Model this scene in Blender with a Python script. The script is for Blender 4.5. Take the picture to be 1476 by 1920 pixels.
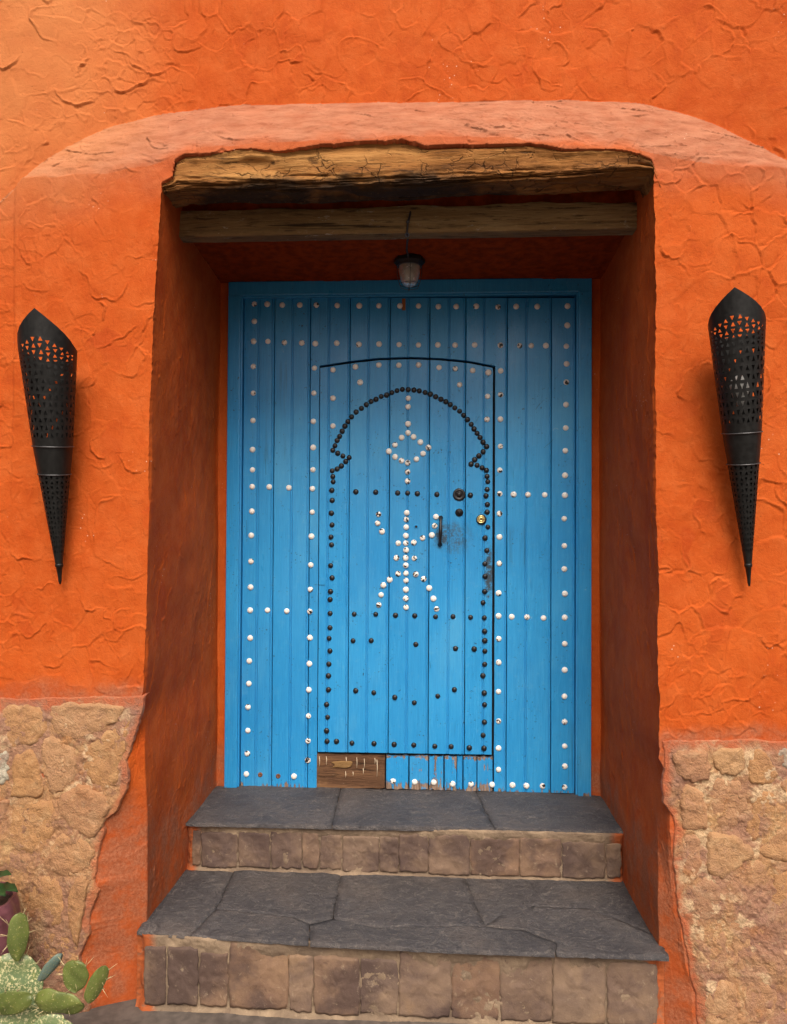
import bpy, bmesh, math, random
import numpy as np
from math import radians, pi
from mathutils import Matrix, Vector

for _o in list(bpy.data.objects):
    bpy.data.objects.remove(_o, do_unlink=True)
scene = bpy.context.scene
COL = scene.collection
random.seed(7)
RNG = np.random.default_rng(7)

# ------------------------------------------------------------------ camera
CAM = np.array([0.1089, -3.0733, 1.0993])
YAW, PITCH, ROLL = radians(3.0446), radians(0.784), radians(0.301)
FPX, PW, PH = 1400.0, 1476.0, 1920.0          # focal length in pixels of the photograph
_f = np.array([-math.sin(YAW) * math.cos(PITCH), math.cos(YAW) * math.cos(PITCH), math.sin(PITCH)])
_r = np.array([math.cos(YAW), math.sin(YAW), 0.0])
_u = np.cross(_r, _f)
CR = math.cos(ROLL) * _r + math.sin(ROLL) * _u
CU = -math.sin(ROLL) * _r + math.cos(ROLL) * _u
CF = _f
cam_data = bpy.data.cameras.new("camera")
cam = bpy.data.objects.new("camera", cam_data)
COL.objects.link(cam)
cam_data.sensor_fit = 'VERTICAL'
cam_data.sensor_height = 36.0
cam_data.sensor_width = 36.0 * PW / PH
cam_data.lens = 36.0 * FPX / PH
cam_data.clip_start = 0.05
cam_data.clip_end = 2000.0
M = Matrix.Identity(4)
for i in range(3):
    M[i][0], M[i][1], M[i][2], M[i][3] = CR[i], CU[i], -CF[i], CAM[i]
cam.matrix_world = M
scene.camera = cam

# ------------------------------------------------------------------ world, sun, exposure
SUN_EL, SUN_AZ = radians(49), radians(172)      # azimuth clockwise from +Y
world = bpy.data.worlds.new("World")
scene.world = world
world.use_nodes = True
wn = world.node_tree
wn.nodes.clear()
sky = wn.nodes.new("ShaderNodeTexSky")
sky.sky_type = 'NISHITA'
sky.sun_disc = False
sky.sun_elevation = SUN_EL
sky.sun_rotation = SUN_AZ
sky.air_density = 0.25
sky.dust_density = 9.0
sky.ozone_density = 0.0
bg = wn.nodes.new("ShaderNodeBackground")
bg.inputs[1].default_value = 0.105
wo = wn.nodes.new("ShaderNodeOutputWorld")
wn.links.new(sky.outputs[0], bg.inputs[0])
wn.links.new(bg.outputs[0], wo.inputs[0])
sd = bpy.data.lights.new("sun", 'SUN')
sd.energy = 1.5
sd.angle = radians(32)
sd.color = (1.0, 0.95, 0.88)
sun = bpy.data.objects.new("sun", sd)
COL.objects.link(sun)
sdir = Vector((math.sin(SUN_AZ) * math.cos(SUN_EL), math.cos(SUN_AZ) * math.cos(SUN_EL), math.sin(SUN_EL)))
sun.rotation_euler = sdir.to_track_quat('Z', 'Y').to_euler()
sun.location = (0, -6, 8)
scene.view_settings.view_transform = 'Standard'
scene.view_settings.look = 'None'
scene.view_settings.gamma = 1.0
scene.view_settings.use_curve_mapping = False
scene.view_settings.exposure = 0.50
scene.render.engine = 'CYCLES'
try:
    scene.cycles.use_denoising = True
    scene.cycles.denoiser = 'OPENIMAGEDENOISE'
    scene.cycles.denoising_input_passes = 'RGB_ALBEDO_NORMAL'
    scene.cycles.denoising_prefilter = 'NONE'
    scene.cycles.sample_clamp_indirect = 2.0
    scene.cycles.use_adaptive_sampling = False
    scene.cycles.max_bounces = 8
    scene.cycles.diffuse_bounces = 5
except Exception:
    pass


# measured points of the place: where a sight line meets a real plane (Y = const or Z = const)
def ray(px, py):
    px = np.asarray(px, float)
    py = np.asarray(py, float)
    return CF + ((px - PW / 2) / FPX)[..., None] * CR - ((py - PH / 2) / FPX)[..., None] * CU


def at(px, py, Y):
    d = ray(px, py)
    t = (Y - CAM[1]) / d[..., 1]
    return CAM + d * np.asarray(t)[..., None]


def atz(px, py, Z):
    d = ray(px, py)
    t = (Z - CAM[2]) / d[..., 2]
    return CAM + d * np.asarray(t)[..., None]


# ------------------------------------------------------------------ numeric noise
def _hash2(ix, iy, seed):
    h = (ix.astype(np.int64) * 374761393 + iy.astype(np.int64) * 668265263 + seed * 1442695041) & 0xFFFFFFFF
    h = ((h ^ (h >> 13)) * 1274126177) & 0xFFFFFFFF
    h = h ^ (h >> 16)
    return (h & 0xFFFFFF) / float(0xFFFFFF)


def vnoise(u, v, seed=0):
    iu = np.floor(u)
    iv = np.floor(v)
    fu = u - iu
    fv = v - iv
    fu = fu * fu * fu * (fu * (fu * 6 - 15) + 10)
    fv = fv * fv * fv * (fv * (fv * 6 - 15) + 10)
    a = _hash2(iu, iv, seed)
    b = _hash2(iu + 1, iv, seed)
    c = _hash2(iu, iv + 1, seed)
    d = _hash2(iu + 1, iv + 1, seed)
    return (a * (1 - fu) + b * fu) * (1 - fv) + (c * (1 - fu) + d * fu) * fv


def fbm(u, v, scale=1.0, octv=4, seed=0, gain=0.5):
    u = np.asarray(u, float) * scale
    v = np.asarray(v, float) * scale
    s = 0
    a = 1.0
    t = 0
    for k in range(octv):
        s = s + a * (vnoise(u + 17.3 * k, v - 9.1 * k, seed + 31 * k) - 0.5)
        t += a
        a *= gain
        u = u * 2.03
        v = v * 2.03
    return s / t * 2       # about -1..1


def smooth(x, a, b):
    t = np.clip((x - a) / (b - a), 0, 1)
    return t * t * (3 - 2 * t)


# ------------------------------------------------------------------ mesh helpers
def link(name, me, parent=None):
    o = bpy.data.objects.new(name, me)
    COL.objects.link(o)
    if parent is not None:
        o.parent = parent
    return o


def root_of(o):
    while o.parent is not None:
        o = o.parent
    return o


def thing(name, label, cat, loc=(0, 0, 0), group=None):
    o = bpy.data.objects.new(name, None)
    COL.objects.link(o)
    o.location = loc
    o.empty_display_size = 0.1
    o['label'] = label
    o['category'] = cat
    o['kind'] = 'thing'
    if group:
        o['group'] = group
    return o


def mesh_np(name, V, loops, starts, mats, smoothed=True, vcol=None):
    me = bpy.data.meshes.new(name)
    V = np.asarray(V, np.float32)
    me.vertices.add(len(V))
    me.vertices.foreach_set("co", V.ravel())
    me.loops.add(len(loops))
    me.loops.foreach_set("vertex_index", np.asarray(loops, np.int32))
    me.polygons.add(len(starts))
    me.polygons.foreach_set("loop_start", np.asarray(starts, np.int32))
    me.polygons.foreach_set("use_smooth", np.full(len(starts), bool(smoothed)))
    me.update(calc_edges=True)
    for m in (mats if isinstance(mats, (list, tuple)) else [mats]):
        me.materials.append(m)
    if vcol is not None:
        ca = me.color_attributes.new("zone", 'FLOAT_COLOR', 'POINT')
        c = np.ones((len(V), 4), np.float32)
        c[:, :vcol.shape[1]] = vcol
        ca.data.foreach_set("color", c.ravel())
    return me


def grid_obj(name, P, mat, parent=None, mask=None, flip=False, vcol=None, smoothed=True):
    """P: rows x cols x 3 world points -> a mesh; mask: faces kept"""
    R, C = P.shape[:2]
    idx = np.arange(R * C).reshape(R, C)
    q = np.stack([idx[:-1, :-1], idx[:-1, 1:], idx[1:, 1:], idx[1:, :-1]], -1)
    if mask is not None:
        q = q[mask]
    q = q.reshape(-1, 4)
    if flip:
        q = q[:, ::-1]
    used = np.unique(q)
    remap = np.full(R * C, -1)
    remap[used] = np.arange(len(used))
    V = P.reshape(-1, 3)[used]
    off = np.array(root_of(parent).location) if parent is not None else 0
    vc = vcol.reshape(-1, vcol.shape[-1])[used] if vcol is not None else None
    me = mesh_np(name, V - off, remap[q].ravel(), np.arange(0, len(q) * 4, 4), mat, smoothed, vc)
    return link(name, me, parent)


def poly_obj(name, V, F, mat, parent=None, smoothed=True, offset=None, lk=True):
    V = np.asarray(V, float)
    off = np.array(root_of(parent).location) if (parent is not None and offset is None) else (offset if offset is not None else 0)
    loops = [i for f in F for i in f]
    starts = np.cumsum([0] + [len(f) for f in F[:-1]])
    me = mesh_np(name, V - off, loops, starts, mat, smoothed)
    if not lk:
        return me
    return link(name, me, parent)


class Acc:
    """collects several shapes into one vertex/face list"""
    def __init__(self):
        self.V = []
        self.F = []

    def add(self, V, F):
        b = len(self.V)
        self.V.extend([tuple(v) for v in V])
        self.F.extend([tuple(i + b for i in f) for f in F])

    def obj(self, name, mat, parent=None, smoothed=True):
        return poly_obj(name, self.V, self.F, mat, parent, smoothed)


def tube(pts, rad, n=8, cap=True):
    pts = [Vector(p) for p in pts]
    rad = rad if isinstance(rad, (list, tuple)) else [rad] * len(pts)
    V = []
    F = []
    ref = None
    for i, p in enumerate(pts):
        t = (pts[min(i + 1, len(pts) - 1)] - pts[max(i - 1, 0)])
        t = t.normalized() if t.length > 0 else Vector((0, 0, 1))
        if ref is None:
            ref = Vector((0, 0, 1)) if abs(t.z) < 0.9 else Vector((1, 0, 0))
        a = (ref - t * ref.dot(t)).normalized()
        ref = a
        b = t.cross(a)
        for k in range(n):
            th = 2 * pi * k / n
            V.append(p + (a * math.cos(th) + b * math.sin(th)) * rad[i])
    for i in range(len(pts) - 1):
        for k in range(n):
            F.append((i * n + k, i * n + (k + 1) % n, (i + 1) * n + (k + 1) % n, (i + 1) * n + k))
    if cap:
        F.append(tuple(reversed(range(n))))
        F.append(tuple(range((len(pts) - 1) * n, len(pts) * n)))
    return V, F


def ring(center, axis, R, r, n=32, m=6, arc=2 * pi):
    axis = Vector(axis).normalized()
    ref = Vector((0, 0, 1)) if abs(axis.z) < 0.9 else Vector((1, 0, 0))
    a = (ref - axis * ref.dot(axis)).normalized()
    b = axis.cross(a)
    c = Vector(center)
    V = []
    F = []
    for i in range(n):
        th = 2 * pi * i / n
        d = a * math.cos(th) + b * math.sin(th)
        for k in range(m):
            ph = 2 * pi * k / m
            V.append(c + d * (R + r * math.cos(ph)) + axis * (r * math.sin(ph)))
    for i in range(n):
        for k in range(m):
            j = (i + 1) % n
            F.append((i * m + k, j * m + k, j * m + (k + 1) % m, i * m + (k + 1) % m))
    return V, F


def lathe(profile, center, axis=(0, 0, 1), n=32, cap=True, wob=None):
    """profile: list of (r, h) along the axis"""
    axis = Vector(axis).normalized()
    ref = Vector((0, 1, 0)) if abs(axis.y) < 0.9 else Vector((1, 0, 0))
    a = (ref - axis * ref.dot(axis)).normalized()
    b = axis.cross(a)
    c = Vector(center)
    V = []
    F = []
    for (r, h) in profile:
        for k in range(n):
            th = 2 * pi * k / n
            rr = r if wob is None else r * wob(th, h)
            V.append(c + (a * math.cos(th) + b * math.sin(th)) * rr + axis * h)
    for i in range(len(profile) - 1):
        for k in range(n):
            F.append((i * n + k, i * n + (k + 1) % n, (i + 1) * n + (k + 1) % n, (i + 1) * n + k))
    if cap:
        F.append(tuple(reversed(range(n))))
        F.append(tuple(range((len(profile) - 1) * n, len(profile) * n)))
    return V, F


def box_obj(name, lo, hi, mat, parent=None, bevel=0.003, seg=2, warp=0.0, seed=0):
    bm = bmesh.new()
    bmesh.ops.create_cube(bm, size=1.0)
    lo = Vector(lo)
    hi = Vector(hi)
    for v in bm.verts:
        v.co = Vector([lo[i] + (v.co[i] + 0.5) * (hi[i] - lo[i]) for i in range(3)])
    if bevel:
        bmesh.ops.bevel(bm, geom=bm.edges[:], offset=bevel, segments=seg, affect='EDGES', profile=0.6)
    off = Vector(root_of(parent).location) if parent is not None else Vector((0, 0, 0))
    for v in bm.verts:
        v.co -= off
    me = bpy.data.meshes.new(name)
    bm.to_mesh(me)
    bm.free()
    me.materials.append(mat)
    return link(name, me, parent)


# ------------------------------------------------------------------ material helpers
class MB:
    def __init__(self, name):
        self.m = bpy.data.materials.new(name)
        self.m.use_nodes = True
        self.nt = self.m.node_tree
        self.nt.nodes.clear()
        self.out = self.nt.nodes.new("ShaderNodeOutputMaterial")
        self.bsdf = self.nt.nodes.new("ShaderNodeBsdfPrincipled")
        self.nt.links.new(self.bsdf.outputs[0], self.out.inputs[0])
        self.tc = self.nt.nodes.new("ShaderNodeTexCoord").outputs['Object']
        self._oi = None

    def L(self, a, b):
        self.nt.links.new(a, b)

    def put(self, sock, v):
        if isinstance(v, bpy.types.NodeSocket):
            self.L(v, sock)
        elif isinstance(v, (tuple, list)) and len(v) == 3 and sock.type == 'RGBA':
            sock.default_value = (*v, 1)
        else:
            sock.default_value = v

    def rand(self):
        if self._oi is None:
            self._oi = self.nt.nodes.new("ShaderNodeObjectInfo").outputs['Random']
        return self._oi

    def zone(self):
        n = self.nt.nodes.new("ShaderNodeAttribute")
        n.attribute_name = "zone"
        s = self.nt.nodes.new("ShaderNodeSeparateColor")
        self.L(n.outputs['Color'], s.inputs[0])
        self.zalpha = n.outputs['Alpha']
        return s.outputs

    def math(self, op, a, b=0.0, c=0.0, clamp=False):
        n = self.nt.nodes.new("ShaderNodeMath")
        n.operation = op
        n.use_clamp = clamp
        self.put(n.inputs[0], a)
        self.put(n.inputs[1], b)
        self.put(n.inputs[2], c)
        return n.outputs[0]

    def vmath(self, op, a, b):
        n = self.nt.nodes.new("ShaderNodeVectorMath")
        n.operation = op
        self.put(n.inputs[0], a)
        self.put(n.inputs[1], b)
        return n.outputs[1] if op in ('LENGTH', 'DISTANCE') else n.outputs[0]

    def scaled(self, s, seeded=False):
        v = self.vmath('MULTIPLY', self.tc, s)
        if seeded:
            r = self.math('MULTIPLY', self.rand(), 91.7)
            cx = self.nt.nodes.new("ShaderNodeCombineXYZ")
            for i in range(3):
                self.L(r, cx.inputs[i])
            v = self.vmath('ADD', v, cx.outputs[0])
        return v

    def noise(self, scale=1.0, detail=4, rough=0.55, vec=None, dist=0.0):
        n = self.nt.nodes.new("ShaderNodeTexNoise")
        self.put(n.inputs['Vector'], vec if vec is not None else self.tc)
        n.inputs['Scale'].default_value = scale
        n.inputs['Detail'].default_value = detail
        n.inputs['Roughness'].default_value = rough
        n.inputs['Distortion'].default_value = dist
        return n.outputs[0]

    def tcnoise(self, scale):
        n = self.nt.nodes.new("ShaderNodeTexNoise")
        self.L(self.tc, n.inputs['Vector'])
        n.inputs['Scale'].default_value = scale
        n.inputs['Detail'].default_value = 4
        return self.vmath('SUBTRACT', n.outputs['Color'], (0.5, 0.5, 0.5))

    def voro(self, scale, feature='DISTANCE_TO_EDGE', vec=None):
        n = self.nt.nodes.new("ShaderNodeTexVoronoi")
        n.feature = feature
        self.put(n.inputs['Vector'], vec if vec is not None else self.tc)
        n.inputs['Scale'].default_value = scale
        return n.outputs[0]

    def rng(self, v, a, b, c=0.0, d=1.0, soft=True):
        n = self.nt.nodes.new("ShaderNodeMapRange")
        n.interpolation_type = 'SMOOTHSTEP' if soft else 'LINEAR'
        n.clamp = True
        self.put(n.inputs[0], v)
        for i, x in enumerate((a, b, c, d)):
            self.put(n.inputs[i + 1], x)
        return n.outputs[0]

    def mix(self, f, a, b, mode='MIX'):
        n = self.nt.nodes.new("ShaderNodeMix")
        n.data_type = 'RGBA'
        n.blend_type = mode
        n.clamp_factor = True
        self.put(n.inputs[0], f)
        self.put(n.inputs[6], a)
        self.put(n.inputs[7], b)
        return n.outputs[2]

    def ramp(self, f, stops):
        n = self.nt.nodes.new("ShaderNodeValToRGB")
        cr = n.color_ramp
        while len(cr.elements) < len(stops):
            cr.elements.new(0.5)
        for e, (p, c) in zip(cr.elements, stops):
            e.position = p
            e.color = (*c, 1)
        self.put(n.inputs[0], f)
        return n.outputs[0]

    def xyz(self):
        n = self.nt.nodes.new("ShaderNodeSeparateXYZ")
        self.L(self.tc, n.inputs[0])
        return n.outputs

    def done(self, col, rough=0.8, height=None, dist=0.002, strength=1.0, metal=0.0, spec=0.5):
        self.put(self.bsdf.inputs['Base Color'], col)
        self.put(self.bsdf.inputs['Roughness'], rough)
        self.put(self.bsdf.inputs['Metallic'], metal)
        self.put(self.bsdf.inputs['Specular IOR Level'], spec)
        if height is not None:
            b = self.nt.nodes.new("ShaderNodeBump")
            b.inputs['Strength'].default_value = strength
            b.inputs['Distance'].default_value = dist
            self.put(b.inputs['Height'], height)
            self.L(b.outputs[0], self.bsdf.inputs['Normal'])
        return self.m


MAT = {}


def plaster_mat():
    b = MB("orange_plaster")
    z = b.zone()
    n1 = b.noise(2.2, 5, 0.6)
    n2 = b.noise(14, 6, 0.65)
    n3 = b.noise(120, 4, 0.7)
    base = b.mix(b.rng(n1, 0.3, 0.7), (0.43, 0.068, 0.0068), (0.50, 0.094, 0.0125))
    base = b.mix(b.rng(n2, 0.42, 0.72, 0, 0.55), base, (0.53, 0.120, 0.024))
    base = b.mix(b.rng(n2, 0.5, 0.25, 0, 0.40), base, (0.35, 0.042, 0.006))
    base = b.mix(b.rng(b.zalpha, 0.62, 0.95, 0, 0.60), base, (0.54, 0.115, 0.024))
    base = b.mix(b.rng(b.zalpha, 0.38, 0.05, 0, 0.60), base, (0.37, 0.046, 0.006))
    sand = b.noise(75, 5, 0.7)
    base = b.mix(b.rng(sand, 0.54, 0.70, 0, 0.25), base, (0.57, 0.150, 0.040))
    base = b.mix(b.rng(sand, 0.44, 0.30, 0, 0.32), base, (0.28, 0.034, 0.006))
    # bleached, dusty weathering on the hood; upper-left glow is light put into the colour
    fade = b.math('MULTIPLY', z[0], b.rng(n2, 0.25, 0.6, 0.86, 1.0))
    base = b.mix(fade, base, b.mix(b.rng(b.noise(22, 6, 0.65, b.scaled((0.5, 1, 1.6))), 0.3, 0.7), (0.31, 0.110, 0.055), (0.43, 0.180, 0.098)))
    left_glow = b.math('MULTIPLY', z[2], b.rng(n1, 0.2, 0.7, 0.5, 1.0))
    base = b.mix(left_glow, base, (0.58, 0.245, 0.085))
    dust = b.math('MULTIPLY', z[1], b.rng(n2, 0.35, 0.6, 0.25, 0.85))
    base = b.mix(dust, base, b.mix(b.rng(n3, 0.4, 0.6), (0.27, 0.082, 0.036), (0.35, 0.130, 0.066)))
    # specks of lost paint and pin holes
    sp = b.voro(55, 'F1')
    big = b.noise(5, 2, 0.5)
    chips = b.math('MULTIPLY', b.rng(sp, 0.13, 0.09), b.rng(big, 0.60, 0.68))
    base = b.mix(b.math('MULTIPLY', chips, 0.7), base, (0.72, 0.55, 0.40))
    pin = b.math('MULTIPLY', b.rng(b.noise(210, 2, 0.5), 0.30, 0.24), b.rng(n2, 0.45, 0.6))
    base = b.mix(b.math('MULTIPLY', pin, 0.7), base, (0.16, 0.03, 0.008))
    h = b.math('ADD', b.math('MULTIPLY', n3, 0.55), b.math('MULTIPLY', b.noise(330, 3, 0.6), 0.35))
    h = b.math('ADD', h, b.math('MULTIPLY', sand, 0.8))
    h = b.math('SUBTRACT', h, b.math('MULTIPLY', pin, 0.8))
    return b.done(base, 0.84, h, 0.0026, 0.9, spec=0.16)


def rubble_mat(name, c1, c2, c3, pale, seeded):
    b = MB(name)
    v = b.scaled((1, 1, 1), seeded)
    n1 = b.noise(6, 6, 0.65, v)
    n2 = b.noise(38, 6, 0.7, v, 0.6)
    n3 = b.noise(160, 4, 0.75, v)
    base = b.ramp(n1, [(0.28, c1), (0.5, c2), (0.72, c3)])
    base = b.mix(b.rng(n2, 0.45, 0.30, 0, 0.85), base, (0.15, 0.075, 0.045))
    blot = b.noise(16, 6, 0.7, v, 0.8)
    base = b.mix(b.rng(blot, 0.53, 0.63, 0, 0.55), base, pale)
    base = b.mix(b.rng(blot, 0.46, 0.36, 0, 0.55), base, (0.24, 0.115, 0.075))
    base = b.mix(b.rng(n2, 0.56, 0.72, 0, 0.75), base, pale)
    base = b.mix(b.rng(n3, 0.60, 0.70, 0, 0.6), base, (0.62, 0.47, 0.30))  # tiny bright specks: sparkling highlights put into the colour
    base = b.mix(b.rng(n3, 0.38, 0.28, 0, 0.7), base, (0.12, 0.06, 0.03))
    rust = b.noise(11, 5, 0.65)
    base = b.mix(b.rng(rust, 0.55, 0.70, 0, 0.0 if name == 'limewashed_stone' else 0.55), base, (0.40, 0.150, 0.035))
    base = b.mix(b.rng(rust, 0.42, 0.28, 0, 0.0 if name == 'limewashed_stone' else 0.5), base, (0.60, 0.40, 0.18))
    if not seeded:
        zc = b.zone()
        base = b.mix(b.math('MULTIPLY', zc[1], 0.50), base, (0.29, 0.145, 0.105))
        base = b.mix(b.math('MULTIPLY', zc[2], b.rng(n3, 0.4, 0.55, 0.4, 0.9)), base, (0.62, 0.44, 0.25))
        base = b.mix(b.math('MULTIPLY', zc[0], b.rng(n2, 0.35, 0.55, 0.45, 0.95)), base, (0.46, 0.115, 0.040))
    if seeded and name != "limewashed_stone":
        t = b.rng(b.rand(), 0.0, 1.0, soft=False)
        base = b.mix(0.52, base, b.ramp(t, [(0.0, (0.52, 0.31, 0.145)), (0.25, (0.37, 0.185, 0.110)), (0.5, (0.47, 0.24, 0.085)), (0.75, (0.42, 0.220, 0.125)), (1.0, (0.29, 0.150, 0.100))]))
    h = b.math('ADD', b.math('MULTIPLY', n2, 0.7), b.math('MULTIPLY', n3, 0.5))
    return b.done(base, 0.75, h, 0.011, 1.0, spec=0.5)


def slate_mat():
    b = MB("dark_slate")
    v = b.scaled((1, 1, 1), True)
    n1 = b.noise(5, 6, 0.6, v)
    n2 = b.noise(30, 7, 0.7, v, 1.2)
    n3 = b.noise(190, 4, 0.7, v)
    base = b.ramp(n1, [(0.3, (0.055, 0.051, 0.053)), (0.5, (0.078, 0.071, 0.070)), (0.7, (0.108, 0.090, 0.080))])
    base = b.mix(b.rng(n2, 0.54, 0.66, 0, 0.75), base, (0.155, 0.135, 0.118))
    base = b.mix(b.rng(n2, 0.46, 0.34, 0, 0.6), base, (0.026, 0.025, 0.026))
    fl = b.noise(70, 6, 0.75, b.scaled((0.45, 1, 1), True), 0.8)
    base = b.mix(b.rng(fl, 0.54, 0.66, 0, 0.35), base, (0.17, 0.155, 0.14))
    base = b.mix(b.rng(fl, 0.45, 0.36, 0, 0.35), base, (0.020, 0.019, 0.020))
    vein = b.noise(9, 5, 0.6, v, 1.5)
    vein = b.rng(b.math('ABSOLUTE', b.math('SUBTRACT', vein, 0.5)), 0.008, 0.0, 0, 0.5)
    base = b.mix(vein, base, (0.25, 0.22, 0.19))
    base = b.mix(b.rng(n3, 0.62, 0.72, 0, 0.4), base, (0.26, 0.24, 0.22))
    h = b.math('ADD', b.math('MULTIPLY', n2, 0.8), b.math('ADD', b.math('MULTIPLY', n3, 0.35), b.math('MULTIPLY', fl, 0.6)))
    return b.done(base, b.rng(n2, 0.3, 0.7, 0.55, 0.78), h, 0.010, 1.0, spec=0.35)


def riser_mat(name, seeded, k=1.0):
    b = MB(name)
    v = b.scaled((1, 1, 1), seeded)
    n1 = b.noise(7, 6, 0.62, v, 0.8)
    n2 = b.noise(34, 6, 0.7, v, 0.5)
    n3 = b.noise(170, 4, 0.72, v)
    if seeded:
        base = b.ramp(n1, [(0.30, (0.085, 0.056, 0.048)), (0.47, (0.165, 0.108, 0.072)), (0.62, (0.25, 0.165, 0.100)), (0.78, (0.33, 0.22, 0.12))])
        t = b.rand()
        base = b.mix(0.45, base, b.ramp(t, [(0.0, (0.075, 0.050, 0.048)), (0.3, (0.19, 0.125, 0.085)), (0.6, (0.26, 0.145, 0.080)), (0.85, (0.17, 0.120, 0.090)), (1.0, (0.29, 0.195, 0.115))]))
        stain = b.noise(4.5, 5, 0.6)
        base = b.mix(b.rng(stain, 0.54, 0.36, 0, 0.85), base, (0.075, 0.048, 0.040))
        base = b.mix(b.rng(stain, 0.58, 0.70, 0, 0.5), base, (0.31, 0.195, 0.105))
    else:
        base = b.ramp(n1, [(0.30, (0.13, 0.092, 0.062)), (0.5, (0.20, 0.142, 0.092)), (0.7, (0.33, 0.24, 0.15))])
    base = b.mix(b.rng(n2, 0.42, 0.30, 0, 0.6), base, (0.10, 0.062, 0.042))
    base = b.mix(b.rng(n2, 0.58, 0.74, 0, 0.55), base, (0.44, 0.34, 0.22))
    base = b.mix(b.rng(n3, 0.38, 0.28, 0, 0.6), base, (0.08, 0.05, 0.035))
    base = b.mix(b.rng(n3, 0.64, 0.74, 0, 0.4), base, (0.5, 0.42, 0.30))
    if not seeded:
        base = b.mix(b.math('MULTIPLY', b.zone()[0], b.rng(n2, 0.35, 0.5, 0.5, 0.95)), base, (0.36, 0.085, 0.020))
    h = b.math('ADD', b.math('MULTIPLY', n2, 0.7), b.math('MULTIPLY', n3, 0.4))
    return b.done(base, 0.82, h, 0.004 * k, 0.85, spec=0.3)


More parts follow.
